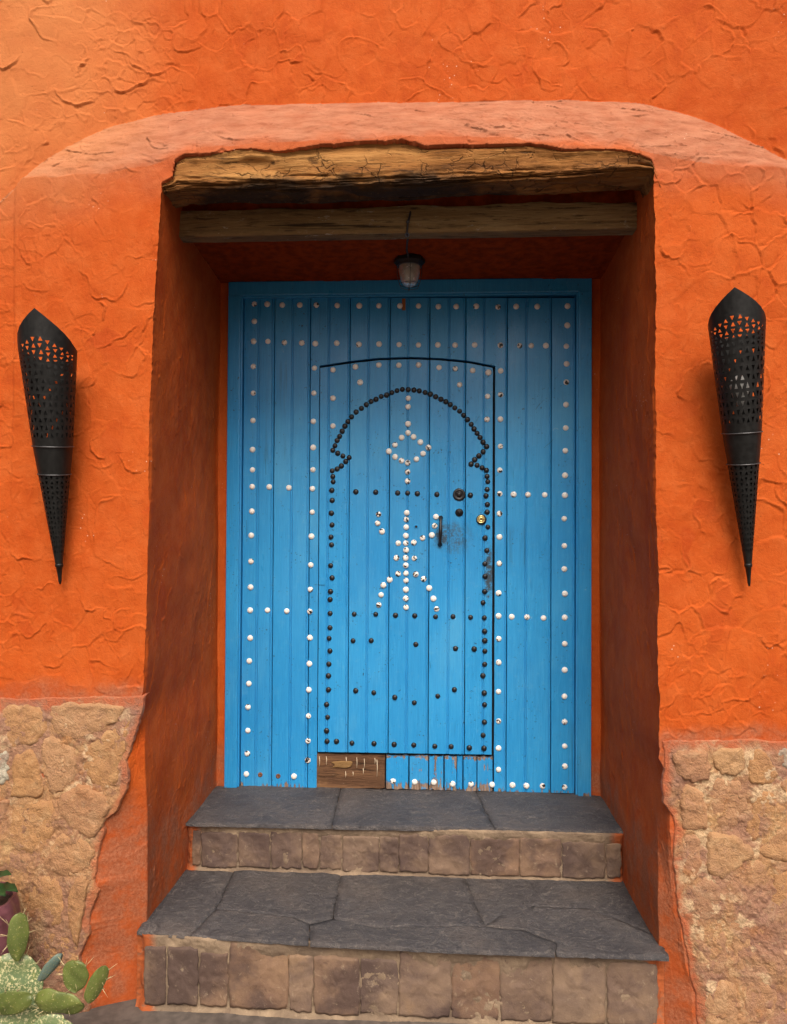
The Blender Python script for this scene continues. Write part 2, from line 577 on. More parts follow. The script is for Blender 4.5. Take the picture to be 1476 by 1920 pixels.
def paint_mat(name, peel):
    """blue gloss paint on boards: brush marks, chips, hand grime round the latch"""
    b = MB(name)
    vs = b.scaled((1, 1, 0.06), True)
    vu = b.scaled((1, 1, 1), False)
    n1 = b.noise(1.6, 3, 0.5, vu)
    grain = b.noise(170, 4, 0.6, vs)
    n2 = b.noise(45, 5, 0.65, vu)
    n3 = b.noise(260, 3, 0.6, vu)
    base = b.mix(b.rng(n1, 0.3, 0.7), (0.016, 0.255, 0.570), (0.030, 0.315, 0.640))
    base = b.mix(b.rng(n2, 0.55, 0.75, 0, 0.22), base, (0.16, 0.42, 0.62))
    base = b.mix(b.rng(b.rand(), 0.0, 1.0, 0.0, 0.25), base, (0.018, 0.19, 0.43))
    base = b.mix(b.rng(grain, 0.60, 0.72, 0, 0.25), base, (0.012, 0.13, 0.32))
    brush = b.noise(300, 3, 0.6, b.scaled((1, 1, 0.035), True))
    base = b.mix(b.rng(brush, 0.50, 0.68, 0, 0.30), base, (0.065, 0.40, 0.70))
    base = b.mix(b.rng(brush, 0.48, 0.34, 0, 0.30), base, (0.012, 0.20, 0.46))
    wash = b.noise(3.2, 5, 0.6, b.scaled((1, 1, 0.45), True))
    base = b.mix(b.rng(wash, 0.52, 0.68, 0, 0.30), base, (0.09, 0.38, 0.60))
    scuff = b.math('MULTIPLY', b.rng(b.noise(26, 6, 0.75, vu, 1.5), 0.64, 0.70), b.rng(b.noise(3.5, 2, 0.5, vu), 0.52, 0.62))
    base = b.mix(b.math('MULTIPLY', scuff, 0.5), base, (0.36, 0.52, 0.60))
    # tiny knocks down to the undercoat
    kn = b.math('MULTIPLY', b.rng(b.noise(110, 3, 0.55, vu), 0.345, 0.31), b.rng(b.noise(9, 2, 0.5, vu), 0.48, 0.60))
    base = b.mix(b.math('MULTIPLY', kn, 0.85), base, (0.018, 0.035, 0.055))
    x, y, z = b.xyz()
    # grime: round the pull handle, and down the closing edge of the small door
    def ell(cx, cz, rx, rz, lo, hi):
        dx = b.math('DIVIDE', b.math('SUBTRACT', x, cx), rx)
        dz = b.math('DIVIDE', b.math('SUBTRACT', z, cz), rz)
        d = b.math('SQRT', b.math('ADD', b.math('MULTIPLY', dx, dx), b.math('MULTIPLY', dz, dz)))
        return b.rng(d, hi, lo)
    hx, _, hz = at(829, 1003, 0.0)
    ex, _, ez = at(917, 1075, 0.0)
    g1 = ell(float(hx), float(hz), 0.05, 0.075, 0.1, 1.0)
    g2 = ell(float(ex), float(ez), 0.028, 0.19, 0.2, 1.0)
    g3 = ell(float(hx) + .04, float(hz) - 0.01, 0.16, 0.14, 0.1, 1.0)
    gm = b.math('MAXIMUM', b.math('MAXIMUM', g1, g2), b.math('MULTIPLY', g3, 0.62))
    gn = b.rng(b.math('ADD', b.math('MULTIPLY', n2, 0.7), b.math('MULTIPLY', b.noise(150, 4, 0.7, vu), 0.55)), 0.80, 0.48)
    gfac = b.math('MULTIPLY', b.rng(b.math('MULTIPLY', gm, b.math('ADD', gn, 0.30)), 0.20, 0.95), 0.90)
    base = b.mix(gfac, base, (0.028, 0.030, 0.022))
    drip = b.math('MULTIPLY', b.rng(b.noise(26, 4, 0.6, b.scaled((1, 1, 0.05), True)), 0.60, 0.70), b.rng(b.noise(2.6, 3, 0.6, vu), 0.50, 0.64))
    base = b.mix(b.math('MULTIPLY', drip, 0.40), base, (0.020, 0.095, 0.17))
    pv = b.scaled((1, 1, 0.10), True)
    pn = b.math('ADD', b.math('MULTIPLY', b.noise(70, 5, 0.65, pv), 0.65), b.math('MULTIPLY', b.noise(30, 4, 0.6, vu), 0.35))
    if peel > 0.5:
        edge = b.math('MAXIMUM', b.rng(z, 0.055, 0.004), b.rng(z, 0.118, 0.135, 0, 0.7))
        thr = b.math('SUBTRACT', 0.585, b.math('MULTIPLY', edge, 0.14))
    else:
        # the boards are worn bare just above the sill only
        edge = b.rng(z, 0.05, 0.0)
        thr = b.math('SUBTRACT', 0.76, b.math('MULTIPLY', edge, 0.24))
    pm = b.rng(b.math('SUBTRACT', pn, thr), -0.012, 0.014)
    wood = b.mix(b.rng(grain, 0.35, 0.65), (0.12, 0.075, 0.05), (0.30, 0.21, 0.15))
    base = b.mix(pm, base, wood)
    h = b.math('ADD', b.math('MULTIPLY', n3, 0.35), b.math('ADD', b.math('MULTIPLY', grain, 0.45), b.math('MULTIPLY', brush, 0.5)))
    h = b.math('ADD', h, b.math('MULTIPLY', n2, 0.5))
    h = b.math('SUBTRACT', h, b.math('MULTIPLY', pm, 0.7))
    h = b.math('SUBTRACT', h, b.math('MULTIPLY', kn, 0.6))
    rough = b.math('ADD', b.rng(wash, 0.35, 0.65, 0.26, 0.42), b.math('MULTIPLY', b.math('MAXIMUM', pm, gfac), 0.35))
    return b.done(base, rough, h, 0.0016, 0.7, spec=0.5)


def wood_mat(name, cols, dark, dark_low=False):
    b = MB(name)
    v = b.scaled((0.10, 1, 1))
    n1 = b.noise(16, 6, 0.65, v, 0.4)
    n2 = b.noise(95, 5, 0.7, v)
    n3 = b.noise(7, 4, 0.6)
    base = b.ramp(n1, [(0.28, cols[0]), (0.5, cols[1]), (0.7, cols[2])])
    base = b.mix(b.rng(n2, 0.47, 0.32, 0, 0.9), base, dark)
    base = b.mix(b.rng(n3, 0.55, 0.75, 0, 0.4), base, cols[2])
    if dark_low:
        # the log is darker towards its underside, most of all along the middle
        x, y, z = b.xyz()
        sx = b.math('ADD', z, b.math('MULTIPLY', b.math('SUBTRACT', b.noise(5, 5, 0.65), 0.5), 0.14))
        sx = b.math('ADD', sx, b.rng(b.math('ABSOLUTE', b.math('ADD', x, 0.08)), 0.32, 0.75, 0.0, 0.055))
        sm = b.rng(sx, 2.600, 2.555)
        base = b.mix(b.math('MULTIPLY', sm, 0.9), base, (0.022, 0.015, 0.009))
    warp = b.vmath('ADD', b.scaled((0.8, 1, 1.3)), b.vmath('MULTIPLY', b.tcnoise(9), (0.10, 0.10, 0.10)))
    cr = b.rng(b.voro(20, 'DISTANCE_TO_EDGE', warp), 0.040, 0.0)
    cr = b.math('MULTIPLY', cr, b.rng(b.noise(11, 4, 0.6), 0.50, 0.62, 0, 1.0 if dark_low else 0.0))
    base = b.mix(b.math('MULTIPLY', cr, 0.45), base, (0.05, 0.026, 0.010))
    base = b.mix(b.rng(b.noise(60, 5, 0.7), 0.60, 0.72, 0, 0.45), base, cols[2])
    if not dark_low:
        fleck = b.math('MULTIPLY', b.rng(b.noise(48, 5, 0.7, b.scaled((0.3, 1, 1))), 0.60, 0.66), b.rng(b.noise(4.5, 2, 0.5), 0.50, 0.60))
        base = b.mix(b.math('MULTIPLY', fleck, 0.75), base, (0.46, 0.38, 0.27))
        split = b.rng(b.noise(30, 3, 0.5, b.scaled((0.05, 1, 1))), 0.36, 0.32)
        base = b.mix(b.math('MULTIPLY', split, 0.8), base, (0.018, 0.010, 0.005))
    h = b.math('ADD', b.math('MULTIPLY', n1, 0.7), b.math('MULTIPLY', n2, 0.6))
    h = b.math('SUBTRACT', h, b.math('MULTIPLY', cr, 0.6))
    return b.done(base, 0.8, h, 0.011, 1.0, spec=0.2)


def simple_mat(name, col, rough, metal=0.0, var=0.15, bump=0.0008, scale=60, spec=0.5):
    b = MB(name)
    n = b.noise(scale, 4, 0.6, b.scaled((1, 1, 1), True))
    lo = tuple(c * (1 - var) for c in col)
    hi = tuple(min(1, c * (1 + var)) for c in col)
    return b.done(b.mix(b.rng(n, 0.3, 0.7), lo, hi), b.rng(n, 0.3, 0.7, rough * 0.85, min(1, rough * 1.15)), n, bump, 0.6, metal, spec)


def stud_mat(name, chipped):
    b = MB(name)
    v = b.scaled((1, 1, 1), True)
    n = b.noise(150, 4, 0.6, v)
    base = b.mix(b.rng(n, 0.3, 0.7), (0.80, 0.77, 0.68), (0.90, 0.88, 0.82))
    base = b.mix(b.rng(b.rand(), 0.0, 1.0, 0, 0.3), base, (0.78, 0.70, 0.56))
    if chipped:
        c = b.rng(b.noise(85, 2, 0.4, v), 0.565, 0.585)
        base = b.mix(c, base, (0.018, 0.014, 0.011))
    return b.done(base, 0.42, n, 0.0006, 0.5)


def pad_mat(name, c1, c2, spot, amount):
    b = MB(name)
    v = b.scaled((1, 1, 1), True)
    n1 = b.noise(14, 4, 0.6, v)
    n2 = b.noise(170, 4, 0.7, v)
    n3 = b.noise(40, 3, 0.6, v)
    base = b.mix(b.rng(n1, 0.3, 0.7), c1, c2)
    base = b.mix(b.math('MULTIPLY', b.rng(n2, 0.60 - 0.10 * amount, 0.66 - 0.06 * amount), b.rng(n3, 0.55 - 0.22 * amount, 0.68 - 0.12 * amount)), base, spot)
    base = b.mix(b.rng(b.voro(75, 'F1', v), 0.10, 0.06, 0, 0.7), base, (0.30, 0.30, 0.12))
    sc = b.math('MULTIPLY', b.rng(b.noise(30, 5, 0.7, v, 0.8), 0.62, 0.70), b.rng(n1, 0.45, 0.6))
    base = b.mix(b.math('MULTIPLY', sc, 0.8), base, (0.30, 0.24, 0.12))
    base = b.mix(b.rng(n3, 0.56, 0.72, 0, 0.35), base, (0.20, 0.21, 0.035))
    m = b.done(base, 0.45, b.math('ADD', n3, b.math('MULTIPLY', n2, 0.3)), 0.0015, 0.6, spec=0.45)
    b.bsdf.inputs['Subsurface Weight'].default_value = 0.08
    b.bsdf.inputs['Subsurface Radius'].default_value = (0.004, 0.008, 0.002)
    return m


MAT['plaster'] = plaster_mat()
MAT['shaded_plaster'] = simple_mat('shade_darkened_red_plaster', (0.25, 0.036, 0.006), 0.9, 0, 0.3, 0.003, 30, 0.03)  # plaster colour darkened to carry the shade under the lintel
MAT['mortar'] = rubble_mat("earth_mortar", (0.28, 0.135, 0.085), (0.40, 0.205, 0.090), (0.49, 0.280, 0.110), (0.58, 0.39, 0.20), False)
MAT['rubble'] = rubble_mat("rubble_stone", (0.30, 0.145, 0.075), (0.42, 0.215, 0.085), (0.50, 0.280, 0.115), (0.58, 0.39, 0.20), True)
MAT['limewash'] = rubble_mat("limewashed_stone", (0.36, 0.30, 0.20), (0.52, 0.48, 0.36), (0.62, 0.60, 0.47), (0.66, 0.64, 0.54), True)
MAT['slate'] = slate_mat()
MAT['riser'] = riser_mat("riser_stone", True, 0.8)
MAT['riser_mortar'] = riser_mat("pale_step_mortar", False, 1.3)
MAT['paint'] = paint_mat("blue_paint", 0)
MAT['paint_worn'] = paint_mat("worn_blue_paint", 1)
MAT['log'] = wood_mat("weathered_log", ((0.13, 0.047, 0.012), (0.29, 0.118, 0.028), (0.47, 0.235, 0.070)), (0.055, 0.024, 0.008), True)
MAT['board'] = wood_mat("weathered_board", ((0.14, 0.075, 0.028), (0.25, 0.145, 0.055), (0.38, 0.25, 0.11)), (0.045, 0.024, 0.010))
MAT['bare'] = wood_mat("bare_brown_wood", ((0.060, 0.030, 0.016), (0.135, 0.068, 0.034), (0.27, 0.145, 0.065)), (0.022, 0.011, 0.006))
MAT['dark'] = simple_mat("dark_void_timber", (0.010, 0.011, 0.012), 0.9)
MAT['white_stud'] = stud_mat("white_stud_paint", False)
MAT['white_stud_worn'] = stud_mat("worn_white_stud_paint", True)
MAT['black_stud'] = simple_mat("black_stud_paint", (0.010, 0.009, 0.009), 0.42, 0.0, 0.3)
MAT['iron'] = simple_mat("black_iron_sheet", (0.0075, 0.0075, 0.0065), 0.5, 0.2, 0.35, 0.0006, 90)
MAT['wire'] = simple_mat("dull_steel_wire", (0.10, 0.10, 0.10), 0.45, 0.8)
MAT['rusty'] = simple_mat("rusty_screw", (0.17, 0.075, 0.04), 0.8, 0.2, 0.4)
MAT['brass'] = simple_mat("polished_brass", (0.78, 0.62, 0.26), 0.28, 0.9, 0.1)
MAT['brass_dark'] = simple_mat("dark_brass", (0.30, 0.18, 0.05), 0.4, 0.8, 0.2)
MAT['cord'] = simple_mat("dark_cord", (0.030, 0.024, 0.020), 0.6)
MAT['ground'] = simple_mat("trodden_ground", (0.10, 0.08, 0.065), 0.9, 0, 0.3, 0.004, 30)
MAT['pad'] = pad_mat("cactus_skin", (0.085, 0.112, 0.026), (0.150, 0.178, 0.040), (0.50, 0.46, 0.20), 0.15)
MAT['pad_old'] = pad_mat("scarred_cactus_skin", (0.095, 0.150, 0.060), (0.16, 0.205, 0.085), (0.62, 0.56, 0.30), 1.0)
MAT['pad_blue'] = pad_mat("grey_green_cactus_skin", (0.085, 0.130, 0.105), (0.135, 0.185, 0.150), (0.30, 0.33, 0.26), 0.0)
MAT['spine'] = simple_mat("straw_spine", (0.62, 0.50, 0.26), 0.6)
MAT['pot'] = simple_mat("mauve_glaze", (0.165, 0.060, 0.070), 0.42, 0, 0.2, 0.001, 25)
MAT['soil'] = simple_mat("potting_soil", (0.05, 0.032, 0.02), 0.95, 0, 0.4, 0.006, 60)
MAT['leaf'] = simple_mat("dark_leaf", (0.020, 0.060, 0.016), 0.4, 0, 0.35, 0.001, 50)


def glass_mat():
    b = MB("dusty_glass")
    n = b.noise(40, 4, 0.6)
    m = b.done(b.mix(b.rng(n, 0.35, 0.7), (0.62, 0.58, 0.46), (0.75, 0.73, 0.66)), b.rng(n, 0.3, 0.7, 0.12, 0.3), n, 0.0008, 0.4)
    b.bsdf.inputs['Transmission Weight'].default_value = 0.55
    b.bsdf.inputs['IOR'].default_value = 1.45
    return m


MAT['glass'] = glass_mat()
MAT['bulb'] = simple_mat("opal_bulb", (0.70, 0.70, 0.66), 0.25, 0, 0.05)

# ------------------------------------------------------------------ ground and the trowelled-plaster height field
GZ = -0.412
gs = 120.0
gxs = np.concatenate([np.linspace(-gs, -3, 12), np.linspace(-2.6, 2.6, 60), np.linspace(3, gs, 12)])
gys = np.concatenate([np.linspace(-gs, -3.4, 12), np.linspace(-3.2, 0.2, 40), np.linspace(0.6, gs, 12)])
GX, GY = np.meshgrid(gxs, gys)
GP = np.stack([GX, GY, GZ + 0.006 * fbm(GX, GY, 6, 3, 3)], -1)
ground = grid_obj("ground", GP, MAT['ground'])
ground['kind'] = 'structure'

HRES = 0.0026
HW, HH = int(5.2 / HRES), int(5.2 / HRES)


def make_plates(seed, n, rmin, rmax, t_lip, aniso=1.0):
    """overlapping trowel strokes: each leaves a smooth tilted skin that ends in a thin raised lip"""
    rg = np.random.default_rng(seed)
    h = np.zeros((HH, HW), np.float32)
    tone = np.full((HH, HW), 0.5, np.float32)
    yy, xx = np.mgrid[0:HH:8, 0:HW:8]
    for _ in range(n):
        R = rg.uniform(rmin, rmax)
        cx, cy = rg.uniform(0, HW * HRES), rg.uniform(0, HH * HRES)
        k = int(R * 1.55 / HRES) + 2
        ci, cj = int(cy / HRES), int(cx / HRES)
        ii = np.arange(ci - k, ci + k + 1)
        jj = np.arange(cj - k, cj + k + 1)
        Y, X = np.meshgrid(ii * HRES - cy, jj * HRES - cx, indexing='ij')
        X = X + 0.009 * fbm(X + cx, Y + cy, 34, 4, seed + 5, 0.6)
        Y = Y * aniso + 0.009 * fbm(X - cy, Y + cx, 34, 4, seed + 6, 0.6)
        th = np.arctan2(Y, X)
        rho = np.hypot(X, Y)
        ph = rg.uniform(0, 2 * pi, 4)
        am = rg.uniform(0.05, 0.20, 4)
        rr = R * (1 + am[0] * np.cos(2 * th + ph[0]) + am[1] * np.cos(3 * th + ph[1]) + 0.5 * am[2] * np.cos(5 * th + ph[2]) + 0.35 * am[3] * np.cos(8 * th + ph[3]))
        d = rr - rho
        t0 = rg.normal(-pi / 2, 1.5)
        lipw = np.clip(np.cos(th - t0) * 1.3 + rg.uniform(-0.35, 0.3), 0, 1)
        proj = (X * math.cos(t0) + Y * math.sin(t0)) / R
        m = smooth(d, 0, 0.0024) * np.clip(0.15 + lipw * 1.1, 0, 1) + smooth(d, 0, R * 0.5) * (1 - np.clip(0.15 + lipw * 1.1, 0, 1))
        T = t_lip * rg.uniform(0.4, 1.15)
        skin = T * (0.06 + 0.26 * np.clip(proj, -1, 1.2) ** 2 * (proj > 0))
        brk = np.clip(0.5 + 1.9 * fbm(X + cy, Y - cx, 22, 2, seed + 9), 0, 1.4)
        lip = (T * 0.85 * np.exp(-((d - 0.0030) / 0.0026) ** 2) - 0.0016 * np.exp(-((d + 0.0022) / 0.0020) ** 2)) * lipw * brk
        ix = np.ix_(ii % HH, jj % HW)
        old = h[ix]
        h[ix] = old * (1 - 0.62 * m) + skin * m + lip
        mt = 0.55 * smooth(d, -0.002, 0.012)
        tone[ix] = tone[ix] * (1 - mt) + mt * rg.uniform(0, 1)
    return h, tone


def make_net(seed, cell, ridge, tilt):
    """skins laid edge to edge: each cell slightly tilted, thin broken ridges where they meet"""
    yy, xx = np.mgrid[0:HH, 0:HW].astype(np.float32) * HRES
    wx = xx + 0.034 * fbm(xx, yy, 8, 4, seed + 1) + 0.005 * fbm(xx, yy, 55, 3, seed + 2)
    wy = (yy + 0.034 * fbm(xx + 7, yy, 8, 4, seed + 3) + 0.005 * fbm(xx + 3, yy, 55, 2, seed + 4)) * 0.85
    gx, gy = np.floor(wx / cell), np.floor(wy / cell)
    d1 = np.full(xx.shape, 9.0)
    d2 = np.full(xx.shape, 9.0)
    i1 = np.zeros(xx.shape)
    px = np.zeros(xx.shape)
    py = np.zeros(xx.shape)
    for ox in (-1, 0, 1):
        for oy in (-1, 0, 1):
            cx, cy = gx + ox, gy + oy
            sx_ = (cx + 0.05 + 0.9 * _hash2(cx, cy, seed)) * cell
            sy_ = (cy + 0.05 + 0.9 * _hash2(cx, cy, seed + 1)) * cell
            ddx, ddy = wx - sx_, wy - sy_
            d = np.hypot(ddx, ddy)
            near = d < d1
            d2 = np.where(near, d1, np.minimum(d2, d))
            i1 = np.where(near, _hash2(cx, cy, seed + 5), i1)
            px = np.where(near, ddx, px)
            py = np.where(near, ddy, py)
            d1 = np.minimum(d1, d)
    e = (d2 - d1) * 0.5
    a = i1 * 40.0
    t = (px * np.cos(a) + py * np.sin(a)) / cell
    here = smooth(fbm(xx, yy, 6, 3, seed + 7) + 0.35 * fbm(xx, yy, 24, 2, seed + 8), -0.18, 0.22)
    h = tilt * t * smooth(e, 0.0, 0.003)
    h = h + ridge * here * (np.exp(-((e - 0.0008) / 0.0016) ** 2) * (0.5 + 0.9 * (t > 0)) - 0.75 * np.exp(-((e - 0.0042) / 0.0018) ** 2) * (t < 0.1))
    return h.astype(np.float32), i1.astype(np.float32)


HA, TA = make_plates(11, 2300, 0.030, 0.11, 0.0052)
HB, TB = make_net(23, 0.078, 0.0027, 0.0030)
HC, _ = make_net(57, 0.044, 0.0021, 0.0017)
_gy, _gx = np.mgrid[0:HH, 0:HW].astype(np.float32) * HRES
_pick = smooth(fbm(_gx, _gy, 1.9, 3, 401), -0.20, 0.25)
HA += HB * (0.25 + 0.75 * _pick) + HC * (1 - _pick) * smooth(fbm(_gx, _gy, 2.7, 2, 402), -0.2, 0.3)
HA -= HA.mean()


def sampleH(H, u, v):
    x = np.asarray(u) / HRES
    y = np.asarray(v) / HRES
    x0 = np.floor(x)
    y0 = np.floor(y)
    fx = x - x0
    fy = y - y0
    a = x0.astype(int) % HW
    b = y0.astype(int) % HH
    a1 = (a + 1) % HW
    b1 = (b + 1) % HH
    return (H[b, a] * (1 - fx) + H[b, a1] * fx) * (1 - fy) + (H[b1, a] * (1 - fx) + H[b1, a1] * fx) * fy


# ------------------------------------------------------------------ the wall
YF = -0.80                     # face of the thick doorway wall
wall = thing("plastered_wall", "orange trowel-plastered house wall with stone footing around the deep blue-door recess", "wall", (0, YF, GZ))

Lp = np.array([(303, 300), (303, 345), (300, 420), (292, 520), (288, 620), (285, 700), (281, 800), (280, 1000), (275, 1100), (268, 1294), (254, 1342), (237, 1397), (240, 1438),
               (220, 1497), (196, 1516), (198, 1535), (186, 1576), (177, 1638), (185, 1655), (168, 1707), (168, 1741), (148, 1782), (152, 1830), (168, 1880), (170, 1960), (168, 2100)], float)
Rp = np.array([(1226, 270), (1228, 320), (1230, 500), (1229, 700), (1232, 900), (1234, 1100), (1236, 1370), (1236, 1421), (1252, 1452), (1256, 1476), (1257, 1551), (1260, 1597),
               (1265, 1672), (1275, 1726), (1287, 1808), (1296, 1840), (1300, 1960), (1300, 2100)], float)
LW = at(Lp[:, 0], Lp[:, 1], YF)[::-1]
RW = at(Rp[:, 0], Rp[:, 1], YF)[::-1]


def XL(z):
    return np.interp(z, LW[:, 2], LW[:, 0]) + 0.0025 * fbm(z, z * 0 + 3, 70, 3, 5) + 0.004 * fbm(z, z * 0, 9, 2, 15)


def XR(z):
    return np.interp(z, RW[:, 2], RW[:, 0]) + 0.0025 * fbm(z, z * 0 + 8, 70, 3, 6) + 0.004 * fbm(z, z * 0, 9, 2, 16)


HOOD = np.array([(-60, 420), (10, 372), (40, 335), (90, 295), (150, 262), (210, 236), (310, 212), (420, 200), (560, 195), (800, 192), (1000, 190), (1190, 191), (1260, 205), (1330, 230), (1400, 262), (1476, 300), (1560, 350), (1640, 420)], float)
HDEP = np.interp(HOOD[:, 0], [40, 90, 150, 210, 310, 420, 1190, 1300, 1400, 1476, 1560], [0.008, 0.045, 0.078, 0.102, 0.128, 0.142, 0.142, 0.118, 0.078, 0.040, 0.010])
HWd = at(HOOD[:, 0], HOOD[:, 1], YF + HDEP)
ZLI = at(np.array([-60., 200, 300, 345, 480, 620, 760, 900, 1060, 1230, 1300, 1640]), np.array([345., 325, 306, 280, 266, 262, 254, 258, 268, 284, 298, 330]), YF)


def _soft(W, sig):
    """smooth curve through measured points"""
    xs = np.linspace(-2.6, 2.6, 1041)
    ys = np.interp(xs, W[:, 0], W[:, 2])
    k = np.exp(-0.5 * (np.arange(-60, 61) * 0.005 / sig) ** 2)
    return xs, np.convolve(np.pad(ys, 60, mode='edge'), k / k.sum(), 'valid')


HCX, HCS = _soft(HWd, 0.022)
_, HDS = _soft(np.stack([HWd[:, 0], HWd[:, 1] * 0, HDEP], 1), 0.04)
HLX, HLS = _soft(ZLI, 0.05)


def hood_c(x):
    return np.interp(x, HCX, HCS)


def hood_l(x):
    return np.interp(x, HLX, HLS)


def wall_y(X, Z):
    c = hood_c(X)
    l = np.minimum(hood_l(X), c - 0.012)
    setb = np.interp(X, HCX, HDS)
    cn = c + 0.004 * fbm(X, X * 0 + 1, 11, 3, 41)
    ln = np.minimum(l + 0.014 * fbm(X, X * 0 + 5, 7, 3, 43), cn - 0.01)
    t = np.clip((Z - ln) / (cn - ln), 0, 1)
    y = YF + setb * (t ** 1.25)
    # the thick doorway wall ends in a slight step near the left picture edge
    e = at(24., 560., YF)[0] + 0.006 * fbm(Z, Z * 0 + 2, 5, 3, 77)
    y = y + 0.006 * smooth(X, e + 0.006, e - 0.006) * (Z < c) * smooth(Z, 0.9, 1.5)
    return y, t


dx = 0.0030
xl0, xr0 = -0.99, 0.97
colsA = np.concatenate([np.linspace(-2.5, -1.36, 34, endpoint=False), np.arange(-1.36, xl0, dx)])
nL = int(0.23 / dx)
nO = int(1.53 / dx)
nR = int(0.19 / dx)
colsB = np.concatenate([np.arange(xr0, 1.36, dx), np.linspace(1.364, 2.5, 34)])
rows = np.concatenate([np.arange(-0.46, 2.78, dx), np.linspace(2.785, 4.3, 40)])
zc = np.minimum(rows, LW[-1, 2])
xl = XL(zc)
xr = XR(np.minimum(rows, RW[-1, 2]))
tl = np.linspace(0, 1, nL, endpoint=False)
to = np.linspace(0, 1, nO, endpoint=False)
tr = np.linspace(0, 1, nR, endpoint=False)
X = np.concatenate([np.repeat(colsA[None], len(rows), 0),
                    xl0 + (xl - xl0)[:, None] * tl[None],
                    xl[:, None] + (xr - xl)[:, None] * to[None],
                    xr[:, None] + (xr0 - xr)[:, None] * tr[None],
                    np.repeat(colsB[None], len(rows), 0)], 1)
Z = np.repeat(rows[:, None], X.shape[1], 1)
iL, iR = len(colsA) + nL, len(colsA) + nL + nO


def front_relief(X, Z):
    return sampleH(HA, X + 2.6, Z + 0.7) + 0.007 * fbm(X, Z, 2.6, 3, 21) + 0.0022 * fbm(X, Z, 13, 3, 22)


Yb, tband = wall_y(X, Z)
inband = ((tband > 0.02) & (tband < 0.995)).astype(float)
rel = front_relief(X, Z) * (1 + 0.35 * inband)
rel2 = sampleH(HA, X * 0.62 + 0.4, Z * 2.1 + X * 0.35 + 1.3) * 0.95 + 0.0035 * fbm(X * 0.6, Z * 2.2, 24, 4, 24, 0.6)
rel = np.where(inband > 0, rel * 0.5 + 1.15 * rel2, rel)
Yw = Yb - rel
# opening top: broken plaster edge over the log
OT = np.array([(290, 352), (306, 344), (322, 336), (329, 302), (345, 293), (420, 288), (470, 281), (520, 287), (600, 275), (700, 268), (760, 267), (800, 276), (900, 277), (1000, 275), (1060, 284),
               (1150, 281), (1200, 291), (1222, 303), (1229, 320), (1245, 360)], float)
OTW = at(OT[:, 0], OT[:, 1], YF)
ztop = np.interp(X, OTW[:, 0], OTW[:, 2]) + 0.005 * fbm(X, X * 0, 26, 4, 51, 0.65)
hole = np.zeros((X.shape[0] - 1, X.shape[1] - 1), bool)
hole[:, iL:iR] = Z[:-1, iL:iR] < ztop[:-1, iL:iR]
edge_top = np.zeros(X.shape, bool)
edge_top[:, iL + 1:iR] = (Z[:, iL + 1:iR] < ztop[:, iL + 1:iR] + dx * 1.2) & (Z[:, iL + 1:iR] > ztop[:, iL + 1:iR] - dx * 1.5)
Yw = Yw - 0.003 * smooth(ztop + 0.035 - Z, 0.0, 0.03) * (Z >= ztop - 0.01) * ((X > -0.74) & (X < 0.77))
Yw = np.where(edge_top, Yw + 0.022, Yw)
# weathering and glow masks: r = bleached hood, g = dust and earth stain, b = painted glow of light, upper left
fade = smooth(tband + 0.22 * fbm(X, Z, 9, 4, 61), -0.30, 0.22) * (tband < 0.999) * (tband > 0) + 0.5 * (tband <= 0) * smooth(Z - hood_l(X) + 0.08 * fbm(X, Z, 6, 3, 62), -0.16, 0.05)
baseL = at(np.array([0., 120, 268]), np.array([1303., 1298, 1300]), YF)
baseR = at(np.array([1236., 1330, 1476]), np.array([1392., 1382, 1384]), YF)
zb = np.where(X < 0, np.interp(X, baseL[:, 0], baseL[:, 2]), np.interp(X, baseR[:, 0], baseR[:, 2]))
dustm = smooth(Z + 0.03 * fbm(X, Z, 12, 3, 63), zb + 0.05, zb + 0.0)
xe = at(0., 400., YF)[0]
left_glow = 0.75 * smooth(X - 0.30 * np.clip(Z - 2.0, 0, 1) + 0.12 * fbm(X, Z, 3, 4, 64), xe + 0.42, xe - 0.14) * smooth(Z + 0.2 * fbm(X, Z, 2, 3, 65), 1.75, 2.4)
tn = 0.7 * sampleH(TA, X + 2.6, Z + 0.7) + 0.3 * sampleH(TB, X + 2.6, Z + 0.7)
zone = np.stack([np.clip(fade, 0, 1), np.clip(dustm, 0, 1), np.clip(left_glow, 0, 1), tn], -1)
grid_obj("plaster", np.stack([X, Yw, Z], -1), MAT['plaster'], wall, ~hole, vcol=zone)


